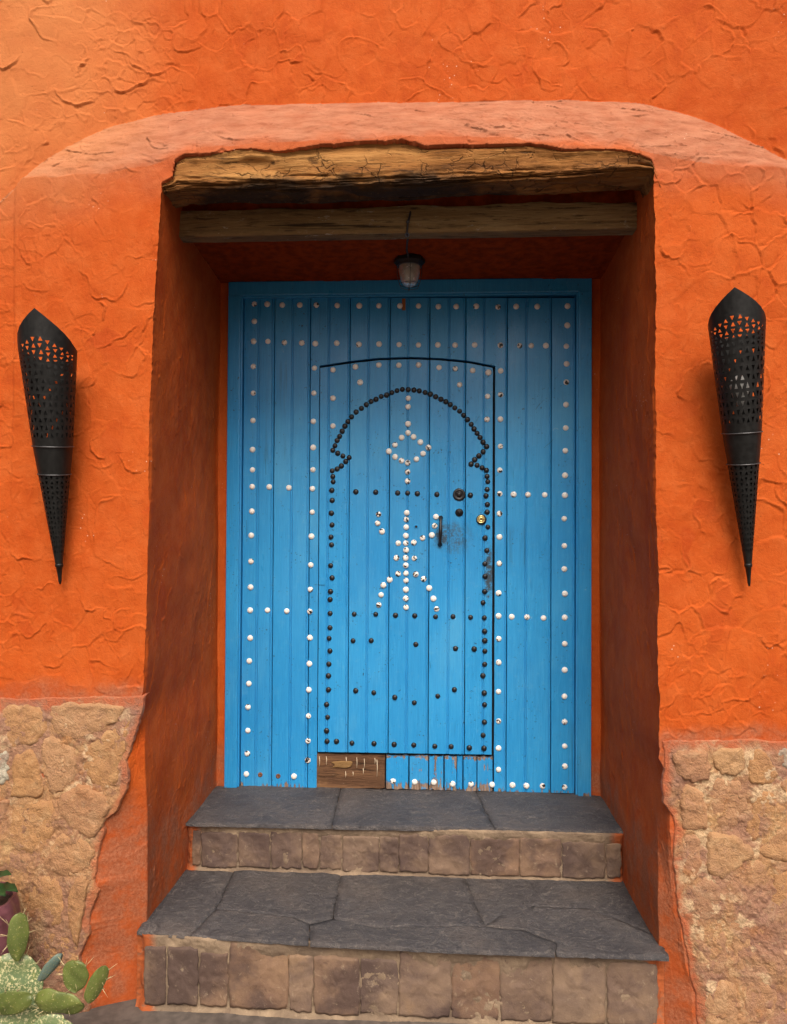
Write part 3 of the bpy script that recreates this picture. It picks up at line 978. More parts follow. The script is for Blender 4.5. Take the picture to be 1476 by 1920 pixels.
# reveals: the splayed sides of the recess
def reveal(side):
    sgn = -1 if side == 'L' else 1
    zmax = 2.30
    rz = np.concatenate([np.arange(-0.46, zmax, 0.0045)])
    xa = XL(np.minimum(rz, LW[-1, 2])) if side == 'L' else XR(np.minimum(rz, RW[-1, 2]))
    ya = wall_y(xa, rz)[0] - front_relief(xa, rz)
    D = np.stack([np.full_like(rz, sgn * 0.786) + 0.004 * fbm(rz, rz * 0, 4, 2, 71), np.full_like(rz, 0.002), rz], -1)
    A0 = np.stack([xa, ya, rz], -1)
    kk_ = np.exp(-0.5 * (np.arange(-45, 46) * 0.0045 / 0.06) ** 2)
    xs_ = np.convolve(np.pad(xa, 45, mode='edge'), kk_ / kk_.sum(), 'valid')
    A = np.stack([xs_, ya, rz], -1)
    xa = xs_
    w = smooth(np.abs(xa), 0.80, 0.835)
    B0 = A + 0.14 * (D - A)
    B1 = np.stack([sgn * (0.795 + 0 * rz), YF + 0.025 + 0.34 * np.clip(np.abs(xa) - 0.80, 0, 1), rz], -1)
    B = B0 * (1 - w)[:, None] + B1 * w[:, None]
    t1 = np.linspace(0, 1, 30, endpoint=False)
    t2 = np.linspace(0, 1, 130)
    P = np.concatenate([A[:, None] + (B - A)[:, None] * t1[None, :, None], B[:, None] + (D - B)[:, None] * t2[None, :, None]], 1)
    s = np.concatenate([t1 * 0.12, 0.12 + t2 * 0.70])[None].repeat(len(rz), 0)
    zz = rz[:, None].repeat(s.shape[1], 1)
    r = 0.48 * sampleH(HA, zz * 0.75 + (1.1 if side == 'L' else 3.7), s * 1.5 + (2.2 if side == 'L' else 0.4)) + 0.010 * fbm(s, zz, 3.2, 3, 72 if side == 'L' else 73)
    P = P + ((A0 - A)[:, None] * (np.clip(1 - s / 0.07, 0, 1) ** 2)[:, :, None])
    r = r * smooth(s, 0.0, 0.02) * smooth(0.825 - s, 0.0, 0.03)
    # roll the arris a little
    P[:, :, 0] -= sgn * r
    P[:, :, 1] -= 0.3 * r
    # narrow return that butts against the door frame
    t3 = np.linspace(0.1, 1, 8)
    E = np.stack([np.full_like(rz, sgn * 0.735), np.full_like(rz, 0.006), rz], -1)
    Q = D[:, None] + (E - D)[:, None] * t3[None, :, None]
    Q[:, :, 1] += 0.002 * fbm(Q[:, :, 0], zz[:, :8], 20, 2, 74)
    P = np.concatenate([P, Q], 1)
    zz = rz[:, None].repeat(P.shape[1], 1)
    ss = np.concatenate([s, np.full((len(rz), 8), 0.82)], 1)
    # trodden earth stain near the steps
    line = np.interp(ss, [0, 0.12, 0.45, 0.82], [0.26, 0.20, 0.07, 0.16])
    g = smooth(zz + 0.10 * fbm(ss, zz, 9, 4, 75), line + 0.06, line - 0.10)
    zn = np.stack([g * 0, np.clip(g, 0, 1), g * 0, sampleH(TA, zz * 0.75 + (1.1 if side == 'L' else 3.7), ss * 1.5 + (2.2 if side == 'L' else 0.4))], -1)
    grid_obj("reveal", P, MAT['plaster'], wall, flip=(side == 'R'), vcol=zn)


reveal('L')
reveal('R')

# soffit of the recess, and plaster packed between the two lintel timbers
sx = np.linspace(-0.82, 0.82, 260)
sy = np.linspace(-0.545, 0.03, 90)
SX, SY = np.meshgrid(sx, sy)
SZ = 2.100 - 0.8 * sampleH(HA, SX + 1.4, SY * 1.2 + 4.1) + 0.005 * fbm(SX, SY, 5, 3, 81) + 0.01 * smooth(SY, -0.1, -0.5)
grid_obj("soffit", np.stack([SX, SY, SZ], -1), MAT['shaded_plaster'], wall, flip=True, vcol=np.zeros(SX.shape + (3,)))
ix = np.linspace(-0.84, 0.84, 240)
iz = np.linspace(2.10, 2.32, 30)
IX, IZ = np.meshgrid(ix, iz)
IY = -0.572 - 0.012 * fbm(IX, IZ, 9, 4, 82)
grid_obj("plaster_infill", np.stack([IX, IY, IZ], -1), MAT['shaded_plaster'], wall, vcol=np.zeros(IX.shape + (3,)))

# solid masonry behind the plaster skin
box_obj("masonry", (-2.5, -0.555, 2.16), (2.5, 0.25, 4.3), MAT['plaster'], wall, 0)
box_obj("masonry", (-2.5, -0.690, GZ - 0.05), (-0.835, 0.25, 2.155), MAT['plaster'], wall, 0)
box_obj("masonry", (0.835, -0.690, GZ - 0.05), (2.5, 0.25, 2.155), MAT['plaster'], wall, 0)

# lintel log across the front
LB = at(np.array([300., 330, 480, 620, 760, 900, 1050, 1180, 1240]), np.array([356., 352, 352, 350, 345, 338, 331, 322, 318]), -0.788)
lx = np.linspace(-0.768, 0.790, 520)
nth = 120
th = np.linspace(0, 2 * pi, nth, endpoint=False)
# rounded-rectangle section, y from -0.79 to -0.645
cs, sn = np.cos(th), np.sin(th)
pw = 0.42
uy = np.sign(cs) * np.abs(cs) ** pw
uz = np.sign(sn) * np.abs(sn) ** pw
zbot = np.interp(lx, LB[:, 0], LB[:, 2])
TT = th[None].repeat(len(lx), 0)
XX = lx[:, None].repeat(nth, 1)
per = TT * 0.085
gr = 0.008 * fbm(XX * 2.2, per * 40, 1.0, 4, 91, 0.65) + 0.007 * fbm(XX * 11, per * 110, 1.0, 4, 92, 0.65)
crk = np.clip(fbm(XX * 3.5, per * 80, 1.0, 4, 93) - 0.22, 0, 1) * 0.05
wav = 0.010 * fbm(XX, XX * 0 + per * 6, 4.0, 3, 94)
rad = gr + wav - crk
zt = (np.interp(lx, OTW[:, 0], OTW[:, 2]) + 0.022)[:, None]
zbot = np.minimum(zbot, zt[:, 0] - 0.03)
YY = -0.722 + (0.069 + rad) * uy[None]
ZZ = (zbot[:, None] + zt) / 2 + ((zt - zbot[:, None]) / 2) * uz[None] + rad * np.minimum(uz, 0)[None]
LPts = np.stack([XX, YY, ZZ], -1)
LPts = np.concatenate([LPts, LPts[:, :1]], 1)
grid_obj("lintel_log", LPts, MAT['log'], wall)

# inner lintel board
bx = np.linspace(-0.80, 0.82, 300)
prof = np.array([(-0.574, 2.156), (-0.590, 2.155), (-0.592, 2.150), (-0.592, 2.118), (-0.591, 2.094), (-0.588, 2.091), (-0.587, 2.088), (-0.591, 2.085), (-0.592, 2.078), (-0.591, 2.068), (-0.586, 2.065), (-0.560, 2.065), (-0.53, 2.066), (-0.53, 2.12)])
tp = np.interp(np.linspace(0, len(prof) - 1, 60), np.arange(len(prof)), prof[:, 0])
tz = np.interp(np.linspace(0, len(prof) - 1, 60), np.arange(len(prof)), prof[:, 1])
BX = bx[:, None].repeat(60, 1)
kk = np.linspace(0, 1, 60)[None].repeat(len(bx), 0)
g = 0.0022 * fbm(BX * 2.5, kk * 26, 1, 4, 96) + 0.0016 * fbm(BX * 20, kk * 60, 1, 3, 97)
topw = 0.010 * fbm(BX, BX * 0, 7, 4, 98) * (kk < 0.22)
slope = np.interp(BX, [-0.72, 0.72], [0.0, 0.004])
grid_obj("lintel_board", np.stack([BX, tp[None] - g, tz[None] + g * 0.3 + topw + slope], -1), MAT['board'], wall)

# a screw eye left in the plaster, top left
bp = at(38., 160., YF + 0.05)
a = Acc()
a.add(*tube([bp + (0, 0.02, 0), bp + (0, -0.016, 0)], 0.004, 8))
a.add(*lathe([(0.0075, 0), (0.0075, 0.004), (0.004, 0.006)], bp + (0, -0.016, 0), (0, -1, 0), 10))
a.obj("wall_screw", MAT['wire'], wall)


# ------------------------------------------------------------------ stone footing either side
def clip_poly(poly, p, n):
    out = []
    for i in range(len(poly)):
        a, b = poly[i], poly[(i + 1) % len(poly)]
        da, db = np.dot(a - p, n), np.dot(b - p, n)
        if da <= 0:
            out.append(a)
        if (da < 0 < db) or (db < 0 < da):
            out.append(a + (b - a) * (da / (da - db)))
    return out


def chaikin(poly, k=2):
    p = np.asarray(poly)
    for _ in range(k):
        q = np.roll(p, -1, 0)
        p = np.stack([0.8 * p + 0.2 * q, 0.2 * p + 0.8 * q], 1).reshape(-1, 2)
    return p


def resample(p, m):
    q = np.vstack([p, p[:1]])
    s = np.concatenate([[0], np.cumsum(np.hypot(*np.diff(q, axis=0).T))])
    t = np.linspace(0, s[-1], m, endpoint=False)
    return np.stack([np.interp(t, s, q[:, 0]), np.interp(t, s, q[:, 1])], 1)


def patch(poly, place, depth=0.02, dome=0.012, rough=0.004, m=36, rings=9, seed=0, jag=0.003, flat=0.25, nscale=18, soften=2):
    """a stone: irregular outline, edge turned in, uneven face. place(a, b, h) -> world point, h = height above the bed"""
    p = resample(chaikin(poly, soften) if soften else np.asarray(poly), m)
    c = p.mean(0)
    s = np.arange(m) / m
    p = p + (p - c) / np.hypot(*(p - c).T)[:, None] * (jag * fbm(p[:, 0] * 1.0, p[:, 1], 60, 3, seed))[:, None]
    V = []
    F = []
    ts = np.concatenate([[0.0, 0.03, 0.09], np.linspace(0.2, 0.93, rings - 3)])
    for t in ts:
        q = p + (c - p) * t
        if t == 0:
            h = np.full(m, -depth)
        else:
            k = min(1.0, t / max(flat, 1e-3))
            h = dome * math.sqrt(max(0, 1 - (1 - k) ** 2)) + rough * fbm(q[:, 0], q[:, 1], nscale, 4, seed + 3, 0.6)
            if t < 0.05:
                h = h - dome * 0.25
                q = p
        V.append(place(q[:, 0], q[:, 1], h))
    cc = place(c[:1, ], 0, 0) if False else place(np.array([c[0]]), np.array([c[1]]), np.array([dome + rough * float(fbm(np.array([c[0]]), np.array([c[1]]), nscale, 4, seed + 3, 0.6)[0])]))
    V = np.concatenate(V + [cc])
    R = len(ts)
    for i in range(R - 1):
        for k in range(m):
            F.append((i * m + k, i * m + (k + 1) % m, (i + 1) * m + (k + 1) % m, (i + 1) * m + k))
    for k in range(m):
        F.append(((R - 1) * m + k, (R - 1) * m + (k + 1) % m, R * m))
    return V, F


def footing(side):
    sgn = -1 if side == 'L' else 1
    ztopc = baseL if side == 'L' else baseR
    rz = np.linspace(-0.46, 0.62, 300)
    # edge of the bare stone at the corner
    if side == 'L':
        xe_ = XL(rz) + 0.004
        far = -2.5
    else:
        xe_ = XR(rz) + 0.012 + 0.008 * np.clip(fbm(rz, rz * 0, 9, 2, 101), -0.4, 1)
        far = 2.5
    n = 260
    t = np.concatenate([np.linspace(0, 0.46, 210, endpoint=False), np.linspace(0.46, 1, 50)])
    P = np.zeros((len(rz), n, 3))
    P[:, :, 0] = xe_[:, None] + (far - xe_)[:, None] * (t ** 1.15)[None]
    zt_ = np.interp(P[0, :, 0], ztopc[:, 0], ztopc[:, 2])
    u = (rz - rz[0]) / (rz[-1] - rz[0])
    zt_ = zt_ - 0.006 + 0.006 * fbm(P[0, :, 0], P[0, :, 0] * 0, 14, 4, 102)
    P[:, :, 2] = -0.46 + u[:, None] * (zt_ + 0.46)[None]
    Xg, Zg = P[:, :, 0], P[:, :, 2]
    h = 0.005 + 0.007 * fbm(Xg, Zg, 7, 3, 103) + 0.0055 * fbm(Xg, Zg, 24, 5, 104, 0.66) - 0.008 * np.abs(fbm(Xg * 1.6, Zg, 15, 3, 106)) + 0.004 * fbm(Xg, Zg, 90, 3, 105, 0.65)
    h = h + 0.008 * smooth(-Zg, -0.3, 0.3)
    # thin, smoother top course where plaster feathers out
    h = h * smooth(zt_[None] - Zg, 0.0, 0.07) * smooth(np.abs(Xg - xe_[:, None]), -0.008, 0.045) + 0.003
    P[:, :, 1] = YF - 0.004 - np.clip(h, -0.002, 1)
    P[:, 0, 1] += 0.014
    P[:, 1, 1] += 0.003
    P[-1, :, 1] += 0.03
    dE = np.abs(Xg - xe_[:, None])
    nE = fbm(Xg, Zg, 16, 4, 107, 0.6)
    orr = smooth(dE + 0.030 * nE, 0.030, 0.004) * (0.75 if side == 'L' else 1.0) + smooth(zt_[None] - Zg + 0.035 * nE, 0.050, 0.012)
    mav = smooth(fbm(Xg, Zg, 5, 4, 108, 0.6), -0.05, 0.25)
    cre = smooth(fbm(Xg, Zg, 13, 5, 109, 0.65), 0.18, 0.34) * smooth(fbm(Xg, Zg, 3.1, 2, 110), -0.1, 0.3)
    grid_obj("mortar", P, MAT['mortar'], wall, flip=(side == 'R'), vcol=np.stack([np.clip(orr, 0, 1), mav, cre], -1))
    if side == 'L':
        seeds = [(112, 1432), (35, 1362), (-6, 1440), (52, 1445), (190, 1425), (-30, 1520), (150, 1345), (165, 1510), (62, 1550), (20, 1640), (140, 1600),
                 (95, 1690), (160, 1690), (30, 1740), (120, 1790), (60, 1840), (150, 1880), (20, 1930), (95, 1930)]
        light = {2}
    else:
        seeds = [(1288, 1510), (1290, 1428), (1362, 1500), (1372, 1412), (1505, 1480), (1430, 1425), (1466, 1408), (1440, 1525), (1345, 1610), (1478, 1560), (1290, 1605), (1318, 1672), (1405, 1670),
                 (1470, 1680), (1325, 1775), (1405, 1770), (1470, 1790), (1345, 1880), (1425, 1880), (1490, 1900)]
        light = {6}
    S = at(np.array([s[0] for s in seeds], float), np.array([s[1] for s in seeds], float), YF)[:, [0, 2]]
    # the footing goes on beyond the picture
    rg = np.random.default_rng(3 if side == 'L' else 4)
    extra = [(sgn * (1.30 + 0.13 * i + rg.uniform(-.03, .03)), -0.38 + 0.13 * j + rg.uniform(-.03, .03)) for i in range(6) for j in range(8)]
    ns = len(S)
    S = np.vstack([S, np.array(extra)])
    for i, s in enumerate(S):
        poly = [s + np.array(d) for d in ((-.14, -.14), (.14, -.14), (.14, .14), (-.14, .14))]
        for j, q in enumerate(S):
            if i != j and np.hypot(*(q - s)) < 0.4:
                nrm = (q - s)
                mid = (q + s) / 2
                nrm = nrm / np.hypot(*nrm)
                poly = clip_poly(poly, mid - nrm * 0.007, nrm)
                if len(poly) < 3:
                    break
        if len(poly) < 3:
            continue
        zlim = float(np.interp(s[0], ztopc[:, 0], ztopc[:, 2])) - 0.03
        poly = clip_poly(poly, np.array([0, zlim]), np.array([0, 1.0]))
        if len(poly) < 3:
            continue
        poly = clip_poly(poly, np.array([0, -0.43]), np.array([0, -1.0]))
        if len(poly) < 3:
            continue
        # keep clear of the corner
        poly = np.array(poly)
        lim = (XL(poly[:, 1]) - 0.006) if side == 'L' else (XR(poly[:, 1]) + 0.030)
        poly[:, 0] = np.minimum(poly[:, 0], lim) if side == 'L' else np.maximum(poly[:, 0], lim)
        ar = 0.5 * abs(np.dot(poly[:, 0], np.roll(poly[:, 1], 1)) - np.dot(poly[:, 1], np.roll(poly[:, 0], 1)))
        if ar < 0.0012:
            continue
        lv = rg.uniform(-0.004, 0.004)
        dm = rg.uniform(0.007, 0.012)

        def place(a_, b_, h_):
            return np.stack([np.asarray(a_), YF - 0.005 - lv - h_, np.asarray(b_)], -1)
        V, F = patch(poly, place, 0.03, dm, 0.0065, 64, 16, 200 + i + (0 if side == 'L' else 500), 0.010, 0.20, 30)
        F = [f[::-1] for f in F] if False else F
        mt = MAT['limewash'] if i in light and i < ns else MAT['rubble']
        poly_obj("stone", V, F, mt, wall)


footing('L')
footing('R')

# ------------------------------------------------------------------ steps
steps = thing("stone_steps", "two dark slate steps with mortared stone risers below the blue door", "steps", (0, -0.4, GZ))
Z2 = -0.1762
Y1F, Y2F = -0.352, -0.782      # riser faces
box_obj("step_core", (-0.768, Y1F + 0.012, GZ - 0.05), (0.768, 0.10, -0.020), MAT['riser'], steps, 0.004)
box_obj("step_core", (-0.768, Y2F + 0.012, GZ - 0.05), (0.768, Y1F + 0.008, Z2 - 0.020), MAT['riser'], steps, 0.004)


def riser_bed(Y, z0, z1, seed):
    xs = np.linspace(-0.81, 0.81, 330)
    zs = np.linspace(z0, z1, 60)
    A_, B_ = np.meshgrid(xs, zs)
    h = 0.0035 + 0.005 * fbm(A_, B_, 9, 3, seed) + 0.0035 * fbm(A_, B_, 36, 4, seed + 1, 0.62) + 0.002 * fbm(A_, B_, 120, 3, seed + 2)
    u = (B_ - z0) / (z1 - z0)
    h = h + 0.009 * smooth(u, 0.72, 0.93) * (0.6 + 0.9 * fbm(A_, B_ * 0, 10, 3, seed + 4)) * smooth(1.02 - u, 0, 0.05)
    h = h + 0.012 * smooth(0.10 - u, 0, 0.10)
    h = h - 0.022 * smooth(np.abs(A_) + 0.012 * fbm(A_ * 0, B_, 22, 3, seed + 6), 0.776, 0.80)
    o_ = smooth(np.abs(A_) + 0.025 * fbm(A_, B_, 14, 4, seed + 7), 0.735, 0.770)
    grid_obj("mortar", np.stack([A_, Y - h, B_], -1), MAT['riser_mortar'], steps, vcol=np.stack([o_, o_ * 0, o_ * 0], -1))


riser_bed(Y1F, Z2 - 0.01, -0.006, 301)
riser_bed(Y2F, GZ - 0.01, Z2 - 0.006, 311)

J1 = [362, 378, 447, 508, 567, 600, 642, 712, 748, 803, 881, 974, 1052, 1136, 1164]
J2 = [272, 314, 374, 430, 543, 588, 677, 748, 846, 938, 1036, 1136, 1234]


def riser_stones(J, Y, ylev, z0, z1, seed):
    rg = np.random.default_rng(seed)
    xs = at(np.array(J, float), np.full(len(J), float(ylev)), Y)[:, 0]
    for i in range(len(J) - 1):
        a_, b_ = xs[i], xs[i + 1]
        hh = z1 - z0
        sk = rg.uniform(-0.006, 0.006, 4)
        lo, hi = z0 + rg.uniform(-0.02, 0.06) * hh, z1 + rg.uniform(-0.12, 0.10) * hh
        w = b_ - a_
        poly = np.array([(a_ + abs(sk[0]), lo), (a_ + w * 0.5, lo - 0.003), (b_ - abs(sk[1]), lo + sk[2] * .4), (b_ + sk[2] * .3, lo + hh * 0.45), (b_ - abs(sk[3]), hi), (a_ + w * 0.45, hi + 0.003), (a_ + abs(sk[2]), hi + sk[1] * .4), (a_ + sk[0] * .3, lo + hh * 0.5)])
        lv = rg.uniform(-0.001, 0.004)

        def place(p, q, h):
            return np.stack([np.asarray(p), Y - 0.0035 - lv - h, np.asarray(q)], -1)
        V, F = patch(poly, place, 0.02, 0.0036, 0.0060, 64, 14, seed + i * 7, 0.006, 0.05, 26, 0)
        poly_obj("stone", V, F, MAT['riser'], steps)


riser_stones(J1, Y1F, 1600, Z2 + 0.010, -0.034, 331)
riser_stones(J2, Y2F, 1840, GZ + 0.012, Z2 - 0.036, 371)

T1 = [[(395, 1470), (640, 1474), (622, 1549), (345, 1543)],
      [(640, 1474), (890, 1478), (928, 1553), (622, 1549)],
      [(890, 1478), (1150, 1484), (1182, 1560), (928, 1553)]]
T2 = [[(345, 1628), (440, 1630), (405, 1703), (356, 1752), (255, 1746)],
      [(440, 1630), (640, 1634), (624, 1720), (580, 1731), (550, 1719), (405, 1703)],
      [(405, 1703), (550, 1719), (580, 1731), (581, 1767), (356, 1752)],
      [(580, 1731), (624, 1720), (698, 1736), (909, 1735), (986, 1741), (1043, 1766), (1043, 1787), (820, 1779), (581, 1767)],
      [(640, 1634), (870, 1640), (909, 1735), (698, 1736), (624, 1720)],
      [(870, 1640), (1185, 1648), (1228, 1752), (1110, 1703), (965, 1696), (909, 1735)],
      [(965, 1696), (1110, 1703), (1228, 1752), (1258, 1795), (1043, 1787), (1043, 1766), (986, 1741), (909, 1735)]]


def tread(polys, Zp, seed):
    for i, pl in enumerate(polys):
        pl = np.array(pl, float)
        W = atz(pl[:, 0], pl[:, 1], Zp)[:, :2]
        c = W.mean(0)
        W = c + (W - c) * (1 - 0.0015 / np.hypot(*(W - c).T))[:, None]
        # densify the outline so that corners stay and edges wander
        dens = []
        for k in range(len(W)):
            p, q = W[k], W[(k + 1) % len(W)]
            m = max(2, int(np.hypot(*(q - p)) / 0.035))
            for s in range(m):
                dens.append(p + (q - p) * s / m)
        lv = random.uniform(-0.002, 0.002)

        def place(p, q, h):
            return np.stack([np.asarray(p), np.asarray(q), Zp + lv + h - 0.004], -1)
        V, F = patch(np.array(dens), place, 0.008, 0.0035, 0.0055, 110, 18, seed + 11 * i, 0.006, 0.06, 9, 0)
        F = [f[::-1] for f in F] if False else F
        poly_obj("slab", V, F, MAT['slate'], steps)


tread(T1, 0.0, 411)
tread(T2, Z2, 451)

# ------------------------------------------------------------------ the door
door = thing("plank_door", "blue plank double door studded white and black with an arched wicket door", "door", (0, 0, 0))
YP = 0.012                      # face of the boards
HD = 2.0946
zh = float(at(455., 556., -0.012)[2])
fxl = float(at(455., 900., -0.012)[0])
fxr = float(at(1083., 900., -0.012)[0])
fxl_b = float(at(449., 1200., -0.012)[0])


def frame_piece(name, lo, hi, axis):
    o = box_obj(name, lo, hi, MAT['paint'], door, 0.006, 2)
    return o


frame_piece("frame_post", (-0.750, -0.014, -0.004), (-0.695, 0.06, zh + 0.006), 2)
frame_piece("frame_post", (0.695, -0.014, -0.004), (0.750, 0.06, zh + 0.010), 2)
frame_piece("frame_head", (-0.7505, -0.010, zh + 0.004), (0.7505, 0.06, HD + 0.006), 0)
box_obj("frame_stop", (-0.7015, -0.006, 0.0), (-0.689, 0.05, zh + 0.003), MAT['paint'], door, 0.003)
box_obj("frame_stop", (0.689, -0.006, 0.0), (0.7015, 0.05, zh + 0.003), MAT['paint'], door, 0.003)
box_obj("frame_stop", (-0.689, -0.004, zh - 0.003), (0.689, 0.05, zh + 0.0045), MAT['paint'], door, 0.003)
box_obj("backing", (-0.74, 0.048, -0.004), (0.74, 0.075, HD), MAT['dark'], door, 0)

# x of every groove in the photograph, read near y = 600
GRV = np.array([459, 486.5, 515.3, 549.7, 582.5, 617.6, 657, 692, 732, 766, 806.4, 842.7, 874, 908, 951.8, 987, 1034.5, 1081])
GX_ = at(GRV, np.full(len(GRV), 600.0), YP)[:, 0]
BOARDS = [(0, 1, 2), (2, 3, 4), (4, 5, 6), (6, 7, 8), (8, 9, 10), (10, 11, 12), (12, 13, 14), (14, 15, 16), (16, None, 17)]
# outline of the wicket
WTOP = at(np.array([590., 603, 660, 710, 770, 830, 880, 928, 940]), np.array([690., 687.5, 679, 673.5, 671.5, 674, 679, 688.5, 691]), YP)
WBOT = at(np.array([580., 592, 925, 940]), np.array([1411., 1411, 1416.5, 1417]), YP)
WXL = float(np.mean([at(602., 700., YP)[0], at(593., 1400., YP)[0]]))
WXR = float(np.mean([at(928.5, 700., YP)[0], at(922.5, 1400., YP)[0]]))
DTOP = at(np.array([455., 1083]), np.array([558.5, 559.0]), YP)
DBOT = at(np.array([440., 760, 1083]), np.array([1476., 1481, 1489]), YP)


def wtop(x):
    return np.interp(x, WTOP[:, 0], WTOP[:, 2])


def wbot(x):
    return np.interp(x, WBOT[:, 0], WBOT[:, 2])


def dtop(x):
    return np.interp(x, DTOP[:, 0], DTOP[:, 2])


def dbot(x):
    return np.interp(x, DBOT[:, 0], DBOT[:, 2]) + 0.003


def board_profile(xa, xm, xb):
    """moulded face of one board: bead at the joint and a matching bead down the middle"""
    pts = [(xa + 0.0010, 0.022), (xa + 0.0012, 0.0030), (xa + 0.0028, 0.0002), (xa + 0.006, 0.0)]

    def bead(x0, last):
        w = 0.0115
        g = 0.0042
        return [(x0 - w, 0.0), (x0 - w + 0.0006, g), (x0 - w + 0.0032, g), (x0 - w + 0.0042, 0.0008), (x0 - w + 0.0065, 0.0), (x0 - 0.0030, 0.0008)] + \
               ([(x0 - 0.0014, 0.003), (x0 - 0.0010, 0.022)] if last else [(x0 - 0.0022, g), (x0, g), (x0 + 0.0006, 0.0)])
    if xm is not None:
        pts += [(0.5 * (xa + xm), -0.0004)] + bead(xm + 0.005, False) + [(0.5 * (xm + xb), -0.0004)]
    else:
        pts += [(0.5 * (xa + xb), 0.0)]
    pts += bead(xb, True)
    return pts


def plank(name, prof, z0f, z1f, mat, parent, seed, xmin=-9, xmax=9, yoff=0.0, rag=0.0):
    pr = [p for p in prof if xmin < p[0] < xmax]
    if xmin > -9 and pr[0][0] > xmin and prof[0][0] < xmin:
        d = float(np.interp(xmin, [p[0] for p in prof], [p[1] for p in prof]))
        pr = [(xmin, 0.022), (xmin, d)] + pr
    if xmax < 9 and pr[-1][0] < xmax and prof[-1][0] > xmax:
        d = float(np.interp(xmax, [p[0] for p in prof], [p[1] for p in prof]))
        pr = pr + [(xmax, d), (xmax, 0.022)]
    px = np.array([p[0] for p in pr])
    py = np.array([p[1] for p in pr])
    zm0, zm1 = float(np.min(z0f(px))), float(np.max(z1f(px)))
    n = max(2, int((zm1 - zm0) / 0.045))
    t = np.linspace(0, 1, n + 1)
    r0 = rag * fbm(px, px * 0 + seed, 90, 3, seed)
    z0 = z0f(px) + r0
    z1 = z1f(px) + rag * fbm(px, px * 0 + seed + 5, 90, 3, seed + 1)
    Zp = z0[None] + (z1 - z0)[None] * t[:, None]
    wob = 0.0008 * fbm(Zp[:, :1] * 0 + seed, Zp[:, :1], 5, 3, seed + 2)
    Xp = px[None] + wob
    Yp = YP + yoff + py[None] + 0.0012 * fbm(Xp, Zp, 3.5, 3, seed + 3)
    P = np.stack([Xp, Yp, Zp], -1)
    # caps turned back at both ends
    cap0 = P[:1].copy()
    cap0[:, :, 1] = YP + yoff + 0.022
    cap1 = P[-1:].copy()
    cap1[:, :, 1] = YP + yoff + 0.022
    P = np.concatenate([cap0, P, cap1], 0)
    o = grid_obj(name, P, mat, parent, smoothed=False)
    return o


GAP = 0.0035
wicket = None
# wicket leaf: its own ledged back panel carries the boards, studs and fittings
wv = []
for x in np.linspace(WXL + 0.012, WXR - 0.012, 24):
    wv.append((x, float(wtop(x)) - 0.014))
V = []
F = []
for yy_ in (0.034, 0.0475):
    for (x, z) in wv:
        V.append((x, yy_, z))
    for (x, z) in reversed(wv):
        V.append((x, yy_, float(wbot(x)) + 0.012))
n2 = len(wv) * 2
for k in range(len(wv) - 1):
    F.append((k, k + 1, n2 - 2 - k, n2 - 1 - k))
    F.append((n2 + k + 1, n2 + k, 2 * n2 - 1 - k, 2 * n2 - 2 - k))
for k in range(n2):
    F.append((k, n2 + k, n2 + (k + 1) % n2, (k + 1) % n2))
wicket = poly_obj("wicket_door", V, F, MAT['dark'], door, False)
wicket['label'] = "small arched door cut into the middle of the large blue door"

for bi, (ia, im, ib) in enumerate(BOARDS):
    xa, xb = GX_[ia], GX_[ib]
    xm = GX_[im] if im is not None else None
    if bi == 0:
        xa = -0.6885
    if bi == len(BOARDS) - 1:
        xb = 0.6885
    prof = board_profile(xa, xm, xb)
    sd_ = 500 + 13 * bi
    inside = xb > WXL and xa < WXR
    if not inside:
        plank("plank", prof, dbot, dtop, MAT['paint'], door, sd_)
        continue
    # outer strip beside the wicket
    if xa < WXL:
        plank("plank", prof, dbot, dtop, MAT['paint'], door, sd_, xmax=WXL - GAP * 0.5)
    if xb > WXR:
        plank("plank", prof, dbot, dtop, MAT['paint'], door, sd_ + 1, xmin=WXR + 0.0052)
    lo, hi = max(xa, WXL) if xa < WXL else -9, min(xb, WXR) if xb > WXR else 9
    # above the wicket
    lo2 = WXL - GAP * 0.5 if xa < WXL else -9
    hi2 = WXR + 0.0052 if xb > WXR else 9
    plank("plank", prof, lambda x: wtop(x) + 0.0058, dtop, MAT['paint'], door, sd_ + 2, xmin=lo2, xmax=hi2)
    # the wicket's own board
    plank("plank", prof, lambda x: wbot(x) + 0.003, lambda x: wtop(x) - 0.0045, MAT['paint'], wicket, sd_ + 3,
          xmin=WXL + GAP * 0.5 if xa < WXL else -9, xmax=WXR - 0.0052 if xb > WXR else 9, yoff=0.001)

# patched sill boards below the wicket
KB = [(590, 722, 'bare', 0.004), (724, 766, 'paint_worn', 0.0), (767.5, 803, 'paint_worn', -0.001), (804.5, 832, 'paint_worn', 0.001), (833.5, 856.5, 'paint_worn', 0.0),
      (857, 868, 'paint', 0.014), (869, 894, 'paint_worn', 0.0), (895, 924, 'paint_worn', 0.001)]
for k, (pa, pb, mt, yo) in enumerate(KB):
    xa = float(at(pa, 1450., YP)[0])
    xb = float(at(pb, 1450., YP)[0])
    pts = [(xa, 0.022), (xa + 0.0004, 0.003), (xa + 0.002, 0.0003)] + [(xa + (xb - xa) * q, 0.0) for q in np.linspace(0.1, 0.9, 9)] + [(xb - 0.002, 0.0003), (xb - 0.0004, 0.003), (xb, 0.022)]
    plank("sill_board", pts, dbot, lambda x: wbot(x) - 0.009, MAT[mt], door, 700 + 9 * k, yoff=yo, rag=0.004)
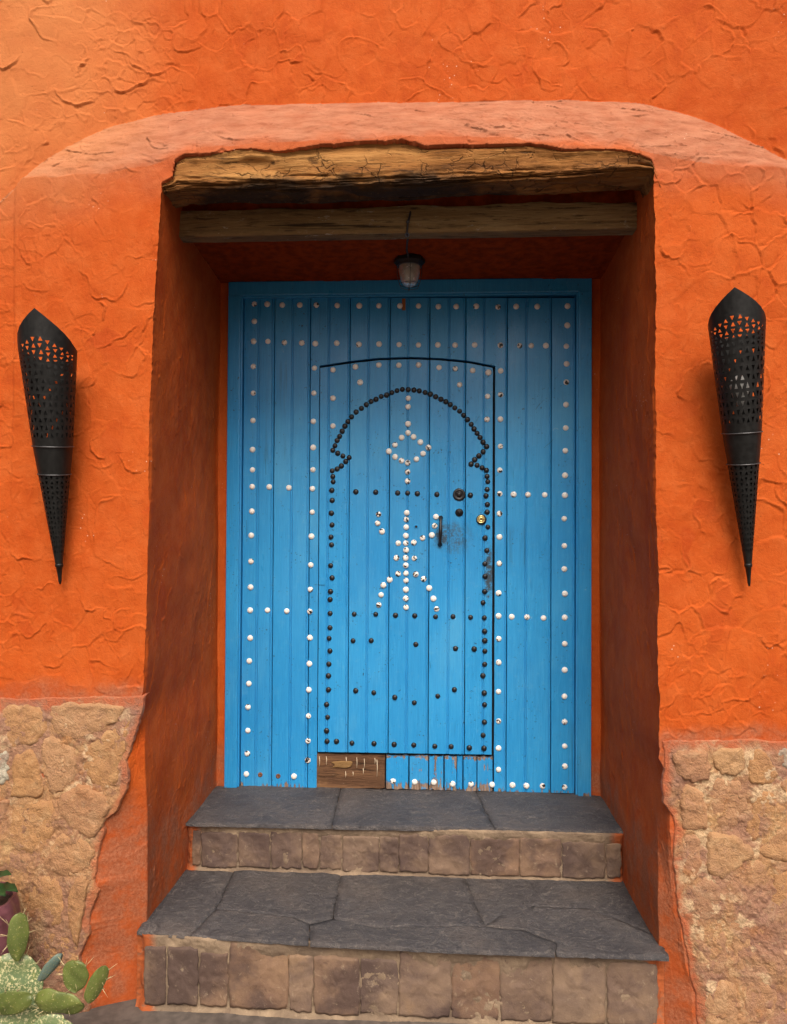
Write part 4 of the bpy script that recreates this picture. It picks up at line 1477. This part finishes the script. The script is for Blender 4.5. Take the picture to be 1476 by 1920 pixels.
# split cleat and glue runs on the bare patch
sc = at(np.array([620., 640, 662, 660, 650, 634, 622, 628]), np.array([1429., 1427, 1428, 1436, 1441, 1439, 1440, 1435]), YP)
V, F = patch(sc[:, [0, 2]], lambda p, q, h: np.stack([np.asarray(p), YP + 0.003 - h, np.asarray(q)], -1), 0.006, 0.004, 0.002, 30, 6, 871, 0.003, 0.2, 40, 0)
poly_obj("splinter", V, F, MAT['board'], door)
a = Acc()
for (px, y0, y1) in ((599, 1418, 1437), (612, 1418, 1434), (649, 1419, 1432), (669, 1420, 1440), (683, 1422, 1441), (681, 1440, 1452), (703, 1421, 1432), (707, 1424, 1456), (648, 1446, 1458), (662, 1447, 1455)):
    p, q = at(px, y0, YP + 0.0035), at(px, y1, YP + 0.0035)
    mid = (p + q) / 2 + np.array([0.0015, -0.001, 0])
    a.add(*tube([p, mid, q], [0.0009, 0.0013, 0.0010], 6))
a.obj("glue_runs", simple_mat("old_glue", (0.72, 0.60, 0.42), 0.25), door)['kind'] = 'stuff'

# ---- studs, read off the photograph (centre points on the board face)
K = 1 / 3.989
ZA = (400, 500)
ZB = (760, 500)
ZC = (400, 820)
ZD = (760, 820)
ZE = (400, 1160)
ZF = (760, 1160)
WHITE = {
    ZA: [(307, 278), (403, 279), (515, 286), (646, 285), (770, 286), (927, 289), (1092, 291), (1238, 291), (1396, 292), (307, 408), (301, 558), (408, 558), (531, 567), (662, 569), (763, 574), (923, 571), (1089, 581), (1240, 578), (1390, 582),
         (299, 746), (298, 945), (296, 1150), (756, 757), (752, 945), (748, 1157), (895, 771), (1063, 748), (1238, 734), (1388, 736), (1098, 864), (895, 983), (895, 1191), (1459, 983), (1457, 1047), (1457, 1175), (1457, 1242), (1409, 1278), (1359, 1332)],
    ZB: [(99, 293), (248, 297), (381, 297), (531, 295), (695, 300), (830, 297), (988, 297), (1215, 294), (1213, 438), (99, 585), (244, 584), (373, 586), (519, 584), (712, 587), (856, 590), (943, 590), (1053, 590), (1206, 594),
         (1208, 726), (1206, 863), (1203, 1031), (1201, 1206), (714, 778), (714, 956), (712, 1140), (100, 734), (253, 753), (374, 762), (504, 775), (622, 790), (407, 882), (617, 969), (612, 1141), (62, 1273), (113, 1312), (174, 1352)],
    ZC: [(293, 92), (293, 243), (291, 369), (288, 553), (283, 734), (281, 928), (278, 1122), (275, 1294), (418, 371), (565, 377), (405, 1294), (549, 1300), (747, 76), (745, 242), (741, 384), (740, 559), (734, 741), (729, 955), (726, 1138), (722, 1304),
         (1313, 104), (1360, 146), (1408, 174), (1454, 190), (1453, 257), (1454, 327), (1236, 576), (1230, 642), (1262, 704), (1384, 792), (1370, 902), (1382, 1021), (1320, 1065), (1272, 1107), (1255, 1179), (1238, 1254),
         (1447, 564), (1443, 614), (1443, 672), (1440, 736), (1440, 791), (1442, 844), (1438, 903), (1440, 958), (1441, 1017), (1441, 1072), (1441, 1140), (1440, 1206), (1442, 1273)],
    ZD: [(133, 121), (84, 163), (1198, 100), (1196, 284), (1195, 434), (1190, 609), (1191, 812), (1191, 985), (1195, 1170), (1194, 1349), (712, 67), (708, 246), (707, 422), (706, 571), (705, 746), (705, 944), (699, 1166), (698, 1337),
         (811, 427), (919, 428), (1044, 430), (797, 1343), (912, 1345), (1035, 1352), (230, 594), (220, 662), (199, 731), (130, 753), (64, 787), (68, 905), (78, 1024), (138, 1059), (179, 1128), (211, 1207), (235, 1285)],
    ZE: [(275, 146), (268, 318), (265, 487), (258, 662), (258, 839), (253, 1011), (246, 1164), (603, 1181), (723, 143), (718, 339), (714, 534), (711, 731), (709, 916), (706, 1061), (1345, 1217)],
    ZF: [(1194, 189), (1193, 385), (1192, 583), (1193, 773), (1193, 955), (1195, 1106), (1193, 1263), (700, 151), (699, 328), (698, 547), (699, 768), (698, 971), (698, 1131), (71, 1223), (214, 1227), (355, 1238), (493, 1239), (650, 1244), (803, 1247), (908, 1252), (1028, 1254)],
}
BLACK = {
    ZA: [(1458, 918), (1414, 917), (1374, 926), (1336, 941), (1296, 959), (1256, 970), (1217, 991), (1180, 1007), (1144, 1031), (1108, 1059), (1068, 1086), (1034, 1122), (1006, 1157), (983, 1192), (964, 1230), (945, 1268), (926, 1299)],
    ZB: [(65, 922), (105, 928), (148, 940), (188, 952), (228, 972), (267, 991), (304, 1009), (338, 1031), (371, 1055), (407, 1080), (437, 1110), (466, 1143), (494, 1178), (515, 1213), (538, 1245), (560, 1277), (583, 1312), (610, 1345)],
    ZC: [(910, 62), (893, 96), (930, 118), (969, 139), (1016, 151), (989, 180), (958, 213), (926, 236), (889, 250), (894, 293), (896, 332), (886, 396), (889, 471), (883, 567), (888, 655), (880, 746), (884, 804), (877, 959), (888, 1051), (876, 1153), (873, 1214), (873, 1317), (873, 1425),
         (1066, 407), (1215, 409), (1379, 416), (1453, 416), (1054, 1323), (1215, 1324), (1363, 1332)],
    ZD: [(583, 107), (551, 138), (520, 167), (493, 200), (538, 209), (575, 227), (608, 246), (613, 292), (618, 331), (613, 389), (604, 437), (615, 502), (613, 559), (618, 671), (598, 753), (611, 847), (596, 946), (598, 1040), (595, 1154), (582, 1237), (592, 1350),
         (90, 421), (236, 427), (487, 433), (71, 1335), (227, 1342), (357, 1341), (489, 1347)],
    ZE: [(874, 71), (866, 148), (872, 242), (864, 341), (861, 428), (861, 533), (847, 643), (855, 738), (847, 841), (850, 919), (921, 920), (1037, 932), (1202, 936), (1353, 942), (1045, 166), (1181, 165), (1065, 540), (1200, 555), (1357, 590)],
    ZF: [(79, 194), (376, 224), (516, 228), (243, 581), (368, 532), (68, 630), (64, 947), (221, 956), (344, 958), (480, 968), (595, 95), (596, 165), (596, 244), (595, 342), (581, 428), (592, 557), (594, 645), (593, 775), (583, 874), (590, 972)],
}


def dome_mesh(name, r, h, mat, n=14, rings=5):
    prof = [(r, 0.004)] + [(r * math.cos(t), -h * math.sin(t)) for t in np.linspace(0.12, pi / 2 - 0.25, rings)]
    V = []
    F = []
    for (rr, y) in prof:
        for k in range(n):
            t = 2 * pi * k / n
            V.append((rr * math.cos(t), y, rr * math.sin(t)))
    V.append((0, -h, 0))
    R = len(prof)
    for i in range(R - 1):
        for k in range(n):
            F.append((i * n + k, i * n + (k + 1) % n, (i + 1) * n + (k + 1) % n, (i + 1) * n + k))
    for k in range(n):
        F.append(((R - 1) * n + k, (R - 1) * n + (k + 1) % n, R * n))
    return poly_obj(name, V, F, mat, None, True, lk=False)


me_white = dome_mesh("white_stud", 0.0122, 0.0085, MAT['white_stud'])
me_worn = dome_mesh("white_stud_worn", 0.0122, 0.0085, MAT['white_stud_worn'])
me_black = dome_mesh("black_stud", 0.0112, 0.0080, MAT['black_stud'])


def in_wicket(px, py):
    xl_ = np.interp(py, [690, 1410], [603, 592])
    xr_ = np.interp(py, [690, 1410], [928, 922])
    return xl_ < px < xr_ and 675 < py < 1412


def put_studs(table, mesh_of, name):
    seen = []
    for (ox, oy), pts in table.items():
        for (zx, zy) in pts:
            px, py = ox + zx * K, oy + zy * K
            if any(abs(px - a_) + abs(py - b_) < 4.5 for a_, b_ in seen):
                continue
            seen.append((px, py))
            P = at(px, py, YP - 0.003)
            par = wicket if in_wicket(px, py) else door
            o = bpy.data.objects.new(name, mesh_of(px, py))
            COL.objects.link(o)
            o.parent = par
            o.location = (float(P[0]), YP + 0.0005, float(P[2]))
            o.rotation_euler = (random.uniform(-.09, .09), random.uniform(0, 6.28), random.uniform(-.09, .09))
            s = random.uniform(0.93, 1.06)
            o.scale = (s, s * random.uniform(0.8, 1.1), s)
    return len(seen)


def white_of(px, py):
    worn = 0.10
    if 690 < px < 850 and 830 < py < 1150:
        worn = 0.6
    if 930 < px < 945 or (py > 1435 and px > 720):
        worn = 0.72
    if 575 < px < 590 and py > 1090:
        worn = 0.6
    return me_worn if random.random() < worn else me_white


nw = put_studs(WHITE, white_of, "white_stud")
nb = put_studs(BLACK, lambda a_, b_: me_black, "black_stud")
print("studs", nw, nb)

# screw stubs where two studs are missing, bottom left
for (zx, zy) in ((352, 1167), (486, 1177)):
    P = at(400 + zx * K, 1160 + zy * K, YP)
    V, F = lathe([(0.0100, -0.002), (0.0100, 0.002), (0.008, 0.003), (0.0045, 0.003), (0.0035, 0.001), (0.001, 0.001)], (P[0], YP, P[2]), (0, -1, 0), 14)
    poly_obj("screw_head", V, F, MAT['rusty'], door)

# latch roundels, keyhole, brass lock and pull handle on the wicket
P = at(861., 927.4, YP)
V, F = lathe([(0.026, -0.003), (0.026, 0.003), (0.0235, 0.006), (0.016, 0.0065), (0.0145, 0.0045), (0.011, 0.0045), (0.009, 0.008), (0.004, 0.010)], (P[0], YP, P[2]), (0, -1, 0), 32)
poly_obj("knocker_plate", V, F, MAT['black_stud'], wicket)
P = at(861.2, 961., YP)
V, F = lathe([(0.0165, -0.003), (0.0165, 0.003), (0.012, 0.006), (0.006, 0.008), (0.004, 0.012), (0.001, 0.013)], (P[0], YP, P[2]), (0, -1, 0), 24)
poly_obj("boss", V, F, MAT['black_stud'], wicket)
P = at(780.5, 987.6, YP)
a = Acc()
a.add(*lathe([(0.0095, -0.002), (0.0095, 0.0015), (0.0075, 0.003), (0.0055, 0.0015)], (P[0], YP, P[2]), (0, -1, 0), 20, False))
a.obj("keyhole_ring", MAT['paint'], wicket)
V, F = lathe([(0.006, -0.002), (0.006, 0.001), (0.001, 0.001)], (P[0], YP, P[2]), (0, -1, 0), 16)
poly_obj("keyhole", V, F, MAT['dark'], wicket)
P = at(901.9, 973.7, YP)
V, F = lathe([(0.0215, -0.002), (0.0215, 0.002), (0.019, 0.0035), (0.005, 0.0035)], (P[0] + 0.002, YP, P[2] - 0.001), (0, -1, 0), 28)
lk_ = poly_obj("lock", V, F, MAT['black_stud'], wicket)
a = Acc()
a.add(*lathe([(0.0165, 0.003), (0.0165, 0.010), (0.015, 0.0118), (0.0125, 0.0112), (0.0118, 0.0095), (0.0098, 0.0095), (0.0092, 0.0122), (0.0055, 0.0125), (0.0048, 0.0115), (0.0005, 0.0115)], (P[0], YP, P[2]), (0, -1, 0), 32))
o = a.obj("lock_barrel", MAT['brass'], wicket)
V, F = lathe([(0.004, 0.0115), (0.004, 0.0128), (0.001, 0.0130)], (P[0], YP, P[2]), (0, -1, 0), 12)
poly_obj("key_slot", V, F, MAT['brass_dark'], wicket)
h0, h1 = at(826.6, 971., YP), at(825.2, 1021., YP)
a = Acc()
pts = []
rad_ = []
for t in np.linspace(0, 1, 17):
    p = h0 + (h1 - h0) * t
    p = p + np.array([0, -0.006 - 0.024 * math.sin(pi * t) ** 0.6, 0])
    pts.append(p)
    rad_.append(0.0050 + 0.0028 * math.exp(-((t - 0.55) / 0.2) ** 2) + 0.004 * (math.exp(-(t / 0.06) ** 2) + math.exp(-((1 - t) / 0.06) ** 2)))
a.add(*tube(pts, rad_, 12))
for p in (h0, h1):
    a.add(*lathe([(0.0095, -0.002), (0.0095, 0.003), (0.006, 0.007), (0.001, 0.008)], (p[0], YP, p[2]), (0, -1, 0), 16))
a.obj("pull_handle", MAT['black_stud'], wicket)

# smear of orange paint on the top of the boards, a strip of tape and a few knife scratches
P = at(np.array([754., 760.5]), np.array([560., 582.]), YP)
box_obj("rust_strip", (P[0][0], YP - 0.0022, P[1][2]), (P[1][0], YP + 0.004, P[0][2]), simple_mat("rust_orange", (0.30, 0.10, 0.02), 0.8), door, 0.0008)


def scratch(x0, y0, x1, y1, w=0.0010):
    p, q = at(x0, y0, YP), at(x1, y1, YP)
    d = np.array([q[0] - p[0], q[2] - p[2]])
    n = np.array([-d[1], d[0]]) / np.hypot(*d) * w
    V = []
    for (b, yy_) in ((-0.0016, 0), (0.003, 1)):
        for s, t in ((1, 0.0), (1, 1.0), (-1, 1.0), (-1, 0.0)):
            k = 0.35 if t in (0.0, 1.0) else 1
            V.append((p[0] + d[0] * t + s * n[0] * k, YP + b, p[2] + d[1] * t + s * n[1] * k))
    F = [(0, 1, 2, 3), (7, 6, 5, 4), (0, 4, 5, 1), (1, 5, 6, 2), (2, 6, 7, 3), (3, 7, 4, 0)]
    return V, F


a = Acc()
for sc_ in ((1004, 768, 1019, 750), (1020, 840, 1038, 824), (891, 793, 899, 780), (1008, 762, 1012, 757), (806, 1240, 808, 1252), (590, 1096, 610, 1097), (463, 975, 463, 1008), (498, 860, 499, 890)):
    a.add(*scratch(*sc_))
a.obj("scratches", MAT['dark'], door, False)['kind'] = 'stuff'

# ------------------------------------------------------------------ bulkhead lamp under the soffit
zs_ = 2.095
lc = atz(768., 490., zs_)
LX, LY = float(lc[0]), float(lc[1])
lamp = thing("bulkhead_lamp", "small caged glass lamp hung under the recess above the blue door", "lamp", (LX, LY, zs_))
V, F = lathe([(0.058, 0.012), (0.060, 0.004), (0.060, -0.006), (0.052, -0.014), (0.046, -0.020)], (LX, LY, zs_), (0, 0, 1), 8)
poly_obj("lamp_base", V, F, MAT['iron'], lamp, False)
gp = [(0.040, -0.014), (0.041, -0.022), (0.0405, -0.040), (0.037, -0.060), (0.032, -0.078), (0.024, -0.090), (0.012, -0.096), (0.001, -0.097)]
V, F = lathe(gp, (LX, LY, zs_), (0, 0, 1), 28)
poly_obj("glass_jar", V, F, MAT['glass'], lamp)
V, F = lathe([(0.012, -0.014), (0.013, -0.035), (0.020, -0.052), (0.022, -0.064), (0.016, -0.078), (0.001, -0.084)], (LX, LY, zs_), (0, 0, 1), 18)
poly_obj("bulb", V, F, MAT['bulb'], lamp)
a = Acc()
for ang in (0.1, pi / 2 + 0.1):
    c_, s_ = math.cos(ang), math.sin(ang)
    pts = []
    for (r, h) in [(0.045, -0.012), (0.047, -0.022), (0.047, -0.045), (0.043, -0.070), (0.037, -0.090), (0.031, -0.104), (0.015, -0.108), (0, -0.109)]:
        pts.append((LX + c_ * r, LY + s_ * r, zs_ + h))
    for (r, h) in [(0.015, -0.108), (0.031, -0.104), (0.037, -0.090), (0.043, -0.070), (0.047, -0.045), (0.047, -0.022), (0.045, -0.012)]:
        pts.append((LX - c_ * r, LY - s_ * r, zs_ + h))
    a.add(*tube(pts, 0.0013, 6))
a.add(*ring((LX, LY, zs_ - 0.020), (0, 0, 1), 0.046, 0.0018, 28, 6))
a.add(*ring((LX, LY, zs_ - 0.088), (0, 0, 1), 0.037, 0.0013, 28, 6))
a.obj("wire_cage", MAT['wire'], lamp)
e1 = at(763.5, 441., -0.594)
e2 = at(769., 402., -0.596)
e3 = at(765., 417., -0.596)
a = Acc()
a.add(*tube([(LX - 0.002, LY - 0.055, zs_ - 0.004), (LX - 0.006, LY - 0.15, zs_ - 0.008), (e1[0] + 0.001, -0.545, 2.072), (e1[0], -0.588, 2.062), (e1[0], -0.597, 2.068), (e3[0], -0.599, e3[2]), (e3[0] + 0.004, -0.598, e3[2] + 0.012), (e2[0], -0.597, e2[2]), (e2[0] + 0.001, -0.585, e2[2] + 0.02)], 0.0035, 8))
a.obj("cord", MAT['cord'], lamp)
V, F = ring((e1[0], -0.596, e1[2]), (0, 1, 0), 0.0065, 0.0018, 16, 6)
poly_obj("cord_hook", V, F, MAT['wire'], lamp)
V, F = lathe([(0.006, -0.003), (0.006, 0.003)], (e3[0], -0.600, e3[2]), (0, 0, 1), 10)
poly_obj("cord_clip", V, F, MAT['wire'], lamp)


# ------------------------------------------------------------------ pierced iron wall lights
def sconce(tip_px, top_px, s_top, twist, scale, peak, label, with_bulb):
    Tp = np.array(at(tip_px[0], tip_px[1], -0.832))
    Pp = np.array(at(top_px[0], top_px[1], -0.925))
    ax = Vector(Pp - Tp)
    L = ax.length
    ax.normalize()
    u = L / s_top                                  # metres per unit
    fr = Vector((0, -1, 0))
    fr = (fr - ax * fr.dot(ax)).normalized()
    fr = Matrix.Rotation(twist, 3, ax) @ fr
    sd2 = fr.cross(ax).normalized()
    if sd2.x < 0:
        sd2 = -sd2
    T0 = Vector(Tp)
    root = thing("wall_sconce", label, "wall light", tuple(Tp + np.array([0, 0.02, 0])), "pierced black iron wall sconces")
    rs = np.array([0, 6, 16, 34, 40, 210, 262, 440, 530])
    rr = np.array([1.5, 3.0, 3.6, 6.0, 6.8, 28, 34.5, 50, 51]) * scale

    def rad(s):
        return float(np.interp(s, rs, rr)) * u

    def pos(t, s):
        return T0 + ax * (s * u) + (fr * math.cos(t) + sd2 * math.sin(t)) * rad(s)

    def rim(t):
        t = (t + pi) % (2 * pi) - pi
        k = abs(t) / (pi / 2)
        if k <= 1:
            return peak - (peak - 440) * k
        return 440 - 18 * smooth(np.array(k), 1, 1.7)

    def sheet(name, cells, levels, holes):
        V = []
        F = []

        def vert(t, q):
            V.append(pos(t, q))
            return len(V) - 1
        R = len(levels)
        th_ = [2 * pi * c / cells for c in range(cells)]
        G = [[vert(t, f(t)) for t in th_] for f in levels]
        for r in range(R - 1):
            f0, f1 = levels[r], levels[r + 1]
            for c in range(cells):
                d = (c + 1) % cells
                t0 = th_[c]
                dt = 2 * pi / cells
                t1 = t0 + dt
                tm = 0.5 * (t0 + t1)
                c0, c1, c2, c3 = G[r][c], G[r][d], G[r + 1][d], G[r + 1][c]
                lo_, hl = f0(tm), f1(tm) - f0(tm)
                if holes(r, tm, hl):
                    j = dt * 0.08 * math.sin(c * 7.1 + r * 3.3)
                    k = 0.03 * math.sin(c * 3.7 + r * 5.9)
                    if (c + r) % 2 == 0:
                        i0 = vert(tm + j, lo_ + hl * (0.86 + k))
                        i1 = vert(t0 + dt * 0.20 + j, lo_ + hl * (0.22 + k))
                        i2 = vert(t1 - dt * 0.20 + j, lo_ + hl * (0.22 + k))
                        F.extend([(c0, c1, i2, i1), (c1, c2, i0, i2), (c2, c3, i0), (c3, c0, i1, i0)])
                    else:
                        i0 = vert(tm + j, lo_ + hl * (0.15 + k))
                        i1 = vert(t0 + dt * 0.20 + j, lo_ + hl * (0.80 + k))
                        i2 = vert(t1 - dt * 0.20 + j, lo_ + hl * (0.80 + k))
                        F.extend([(c2, c3, i1, i2), (c3, c0, i0, i1), (c0, c1, i0), (c1, c2, i2, i0)])
                else:
                    F.append((c0, c1, c2, c3))
        off = Vector(root.location)
        return poly_obj(name, [v - off for v in V], F, MAT['iron'], root, True, offset=0)

    const = lambda v: (lambda t: v)
    lev = [const(262 + 13.9 * k) for k in range(11)]
    top0 = 262 + 13.9 * 10
    for k in range(1, 6):
        lev.append(lambda t, k=k: top0 + (rim(t) - top0) * 0.58 * k / 5)
    nh = len(lev) - 1
    for k in range(1, 5):
        lev.append(lambda t, k=k: top0 + (rim(t) - top0) * (0.58 + 0.42 * k / 4))
    sheet("pierced_shade", 26, lev, lambda r, t, hl: r < nh and hl > 5.5 and r > 0 and (math.cos(t) > -0.25 or (r * 7 + int(t * 9)) % 5 == 0))
    sheet("collar", 30, [const(210), const(227), const(245), const(262)], lambda r, t, hl: False)
    levb = [const(40 + 9.44 * k) for k in range(19)]
    sheet("pierced_cone", 18, levb, lambda r, t, hl: 1 < r and math.cos(t) > -0.2)
    a = Acc()
    V, F = tube([T0 + ax * (s * u) for s in (0, 6, 16, 33, 34, 38, 40)], [rad(0), rad(6), rad(16), rad(33), 7.4 * scale * u, 7.4 * scale * u, rad(40)], 14)
    poly_obj("finial", V, F, MAT['iron'], root)
    for s in (210, 262):
        tilt = (ax + sd2 * 0.03).normalized()
        V, F = ring(T0 + ax * (s * u), tilt, rad(s) + 0.0016, 0.0019, 36, 8)
        poly_obj("ring", V, F, MAT['wire'], root)
    b0 = T0 + ax * (262 * u) - fr * rad(262)
    V, F = tube([b0 + Vector((0, -0.01, 0)), Vector((b0.x, -0.80, b0.z)), Vector((b0.x, -0.775, b0.z))], 0.005, 8)
    poly_obj("bracket", V, F, MAT['iron'], root)
    if with_bulb:
        c = T0 + ax * (330 * u)
        V, F = lathe([(0.010, -0.05), (0.012, -0.03), (0.024, -0.004), (0.028, 0.014), (0.022, 0.034), (0.008, 0.045), (0.001, 0.046)], c, tuple(ax), 18)
        poly_obj("bulb", V, F, MAT['bulb'], root)
    return root


sconce((113, 1095), (90, 650), 445, radians(6), 1.0, 507, "pierced black iron cone wall sconce leaning askew above the prickly pear", False)
sconce((1405, 1099), (1383, 640), 412, radians(-23), 0.87, 494, "pierced black iron cone wall sconce facing straight out with a bulb inside", True)

# ------------------------------------------------------------------ prickly pear at the lower left
CY = -1.26
base_pt = at(60., 1880., CY)
cactus = thing("prickly_pear", "green prickly pear cactus with flat spiny pads before the stone footing", "cactus", (float(base_pt[0]), CY, GZ))
SP = Acc()
AR = Acc()
um = (CY - CAM[1]) / FPX


def pad(cx, cy, w, h, rot, dy, yawp, mat, seed, thick=0.16, spines=(), taper=0.22):
    """cx, cy, w, h in photograph pixels at the plant's distance; rot = lean to the right in degrees"""
    C = Vector(at(cx, cy, CY + dy))
    hw, hh = w * um / 2, h * um / 2
    t = max(0.006, hw * thick * 1.3)
    Rm = Matrix.Rotation(radians(rot), 3, 'Y') @ Matrix.Rotation(radians(yawp), 3, 'Z')
    V = []
    F = []
    nu, nv = 28, 18
    rg = np.random.default_rng(seed)
    ph = rg.uniform(0, 6, 3)

    def surf(v, a_):
        # v: -1 base .. 1 tip ; a_: angle round the section
        wv_ = math.sqrt(max(0, 1 - v * v)) ** 0.9 * (1 + taper * v * 0.9)
        wv_ *= 1 + 0.05 * math.sin(3.3 * v + ph[0]) + 0.03 * math.sin(7 * v + ph[2] + (0 if math.cos(a_) > 0 else 2))
        x = hw * wv_ * math.cos(a_)
        y = t * (max(0, 1 - v * v) ** 0.42) * math.sin(a_) * (1 - 0.3 * abs(math.cos(a_)))
        z = hh * v
        y += 0.12 * hw * math.sin(1.7 * v + ph[1] + 1.5 * math.cos(a_)) + 0.04 * hw * math.sin(6 * v + 5 * math.cos(a_) + ph[2])
        return C + Rm @ Vector((x, y, z))
    for i in range(nv + 1):
        v = -math.cos(pi * i / nv)
        for k in range(nu):
            V.append(surf(v * 0.999, 2 * pi * k / nu))
    for i in range(nv):
        for k in range(nu):
            F.append((i * nu + k, i * nu + (k + 1) % nu, (i + 1) * nu + (k + 1) % nu, (i + 1) * nu + k))
    F.append(tuple(reversed(range(nu))))
    F.append(tuple(range(nv * nu, nv * nu + nu)))
    poly_obj("pad", V, F, mat, cactus)
    # areoles in a diamond lattice on both faces
    for i in range(-4, 5):
        for j in range(-3, 4):
            vx = (j + 0.5 * (i % 2)) / 3.0
            vz = i / 4.6
            if vx * vx + vz * vz > 0.86:
                continue
            for face in (-1,):
                a_ = face * math.acos(max(-1, min(1, vx / max(0.3, math.sqrt(1 - vz * vz)))))
                p = surf(vz, a_)
                n = (p - C)
                d = Rm @ Vector((0, face, 0))
                AR.add(*lathe([(0.0010, -0.0006), (0.0008, 0.0005), (0.0002, 0.0010)], p, tuple(d), 6))
                if rg.random() < 0.10:
                    e = p + (d + Vector((rg.uniform(-1, 1), 0, rg.uniform(-1, 1)))) * rg.uniform(0.004, 0.009)
                    SP.add(*tube([p, e], [0.00055, 0.00015], 4))
    # spines along the rim
    for (v, a_) in spines:
        p = surf(v, a_)
        d = (p - C).normalized()
        for q in range(2):
            e = p + (d + Vector((rg.uniform(-.5, .5), rg.uniform(-.6, 0), rg.uniform(-.4, .4)))) * rg.uniform(0.012, 0.024)
            SP.add(*tube([p - d * 0.002, e], [0.0009, 0.0002], 5))
        AR.add(*lathe([(0.0028, -0.001), (0.002, 0.001), (0.0004, 0.002)], p, tuple(d), 6))


RIMS = [(0.95, 0.3), (0.6, 0.0), (0.6, pi), (0.15, pi), (0.1, 0.0), (-0.3, pi)]
pad(34, 1757, 38, 92, 2, 0.02, 25, MAT['pad'], 1, 0.24, RIMS)
pad(30, 1842, 92, 118, -38, 0.03, 18, MAT['pad_old'], 2, 0.16, [(0.5, 0.0), (0.05, 0.0), (-0.3, 0.0)], 0.1)
pad(8, 1884, 46, 112, 74, -0.03, 10, MAT['pad'], 3, 0.2, [(0.6, pi), (0.2, pi)], 0.12)
pad(93, 1815, 26, 74, 37, 0.05, 55, MAT['pad_blue'], 4, 0.55, [(0.2, 0.0)])
pad(112, 1879, 54, 96, 97, 0.0, 12, MAT['pad'], 5, 0.24, [(0.3, pi), (-0.6, 0), (-0.8, 0)], 0.05)
pad(142, 1830, 49, 60, -6, 0.0, 8, MAT['pad'], 6, 0.22, [(0.97, 0.2), (0.7, pi), (0.2, pi), (0.6, 0)])
pad(180, 1846, 34, 76, 24, -0.015, 30, MAT['pad'], 7, 0.3, [(0.8, 0), (0.3, 0), (-0.2, 0)])
# older pads and woody base below the picture that carry the visible ones
pad(40, 1945, 110, 130, 8, 0.02, 20, MAT['pad_old'], 8, 0.2, [])
pad(95, 1960, 90, 120, 25, 0.0, 10, MAT['pad_old'], 9, 0.2, [])
pad(60, 2060, 105, 160, -4, 0.01, 15, MAT['pad_old'], 10, 0.28, [])
pad(58, 2150, 80, 110, 2, 0.01, 15, MAT['pad_old'], 11, 0.4, [])
o = SP.obj("spines", MAT['spine'], cactus)
o['kind'] = 'stuff'
o = AR.obj("areoles", simple_mat("areole_felt", (0.22, 0.20, 0.09), 0.9), cactus)
o['kind'] = 'stuff'

# ------------------------------------------------------------------ mauve fluted pot and its plant at the left edge
PC = at(24., 1740., -1.00)
PX, PY = float(PC[0]) - 0.125, -1.00
pot = thing("plant_pot", "mauve twisted-flute pot standing against the wall behind the prickly pear", "pot", (PX, PY, GZ))
ptop = float(at(10., 1690., -1.0)[2])
prof = [(0.075, 0.0), (0.090, 0.02), (0.105, 0.10), (0.118, 0.18), (0.126, 0.26), (0.128, 0.31), (0.120, ptop - GZ - 0.02), (0.112, ptop - GZ), (0.104, ptop - GZ), (0.104, ptop - GZ - 0.03)]
hs = np.linspace(0, len(prof) - 1, 60)
prof2 = [(float(np.interp(h, range(len(prof)), [p[0] for p in prof])), float(np.interp(h, range(len(prof)), [p[1] for p in prof]))) for h in hs]
V, F = lathe(prof2, (PX, PY, GZ), (0, 0, 1), 120, False, wob=lambda t, h: 1 + 0.045 * abs(math.sin(7 * t + 16 * h)))
poly_obj("pot_body", V, F, MAT['pot'], pot)
V, F = lathe([(0.001, 0.0), (0.106, 0.0)], (PX, PY, ptop - 0.025), (0, 0, 1), 40, False)
poly_obj("soil", V, F, MAT['soil'], pot)

plant = thing("leafy_plant", "dark green broad-leaved plant growing out of the mauve pot", "plant", (PX, PY, ptop - 0.025))
rg = np.random.default_rng(77)
for k in range(14):
    azk = 2 * pi * k / 14 + rg.uniform(-.2, .2)
    if k == 0:
        tipk = Vector(at(34., 1672., -1.0))
    elif k == 1:
        tipk = Vector(at(10., 1680., -1.05))
    elif k == 2:
        tipk = Vector(at(22., 1640., -0.98))
    else:
        tipk = Vector((PX + 0.12 * math.cos(azk), PY + 0.10 * math.sin(azk), ptop + rg.uniform(0.0, 0.10)))
    b0 = Vector((PX + rg.uniform(-.01, .01), PY, ptop - 0.03))
    midp = (b0 + tipk) / 2 + Vector((0, 0, 0.055))
    n = 12
    V = []
    F = []
    for i in range(n + 1):
        t = i / n
        p = b0 * (1 - t) ** 2 + midp * (2 * t * (1 - t)) + tipk * t ** 2
        tg = ((midp - b0) * (1 - t) + (tipk - midp) * t).normalized()
        sdv = tg.cross(Vector((0, 0, 1)))
        sdv = sdv.normalized() if sdv.length > 1e-4 else Vector((1, 0, 0))
        up = sdv.cross(tg)
        w = 0.002 if t < 0.35 else 0.024 * math.sin(pi * min(1, (t - 0.35) / 0.65)) ** 0.8 * (1 + 0.12 * math.sin(t * 40)) + 0.0006
        V += [p - sdv * w + up * w * 0.35, p, p + sdv * w + up * w * 0.35]
    for i in range(n):
        a0 = i * 3
        F += [(a0, a0 + 1, a0 + 4, a0 + 3), (a0 + 1, a0 + 2, a0 + 5, a0 + 4)]
    o = poly_obj("leaf", V, F, MAT['leaf'], plant)
    sm = o.modifiers.new("thick", 'SOLIDIFY')
    sm.thickness = 0.0012
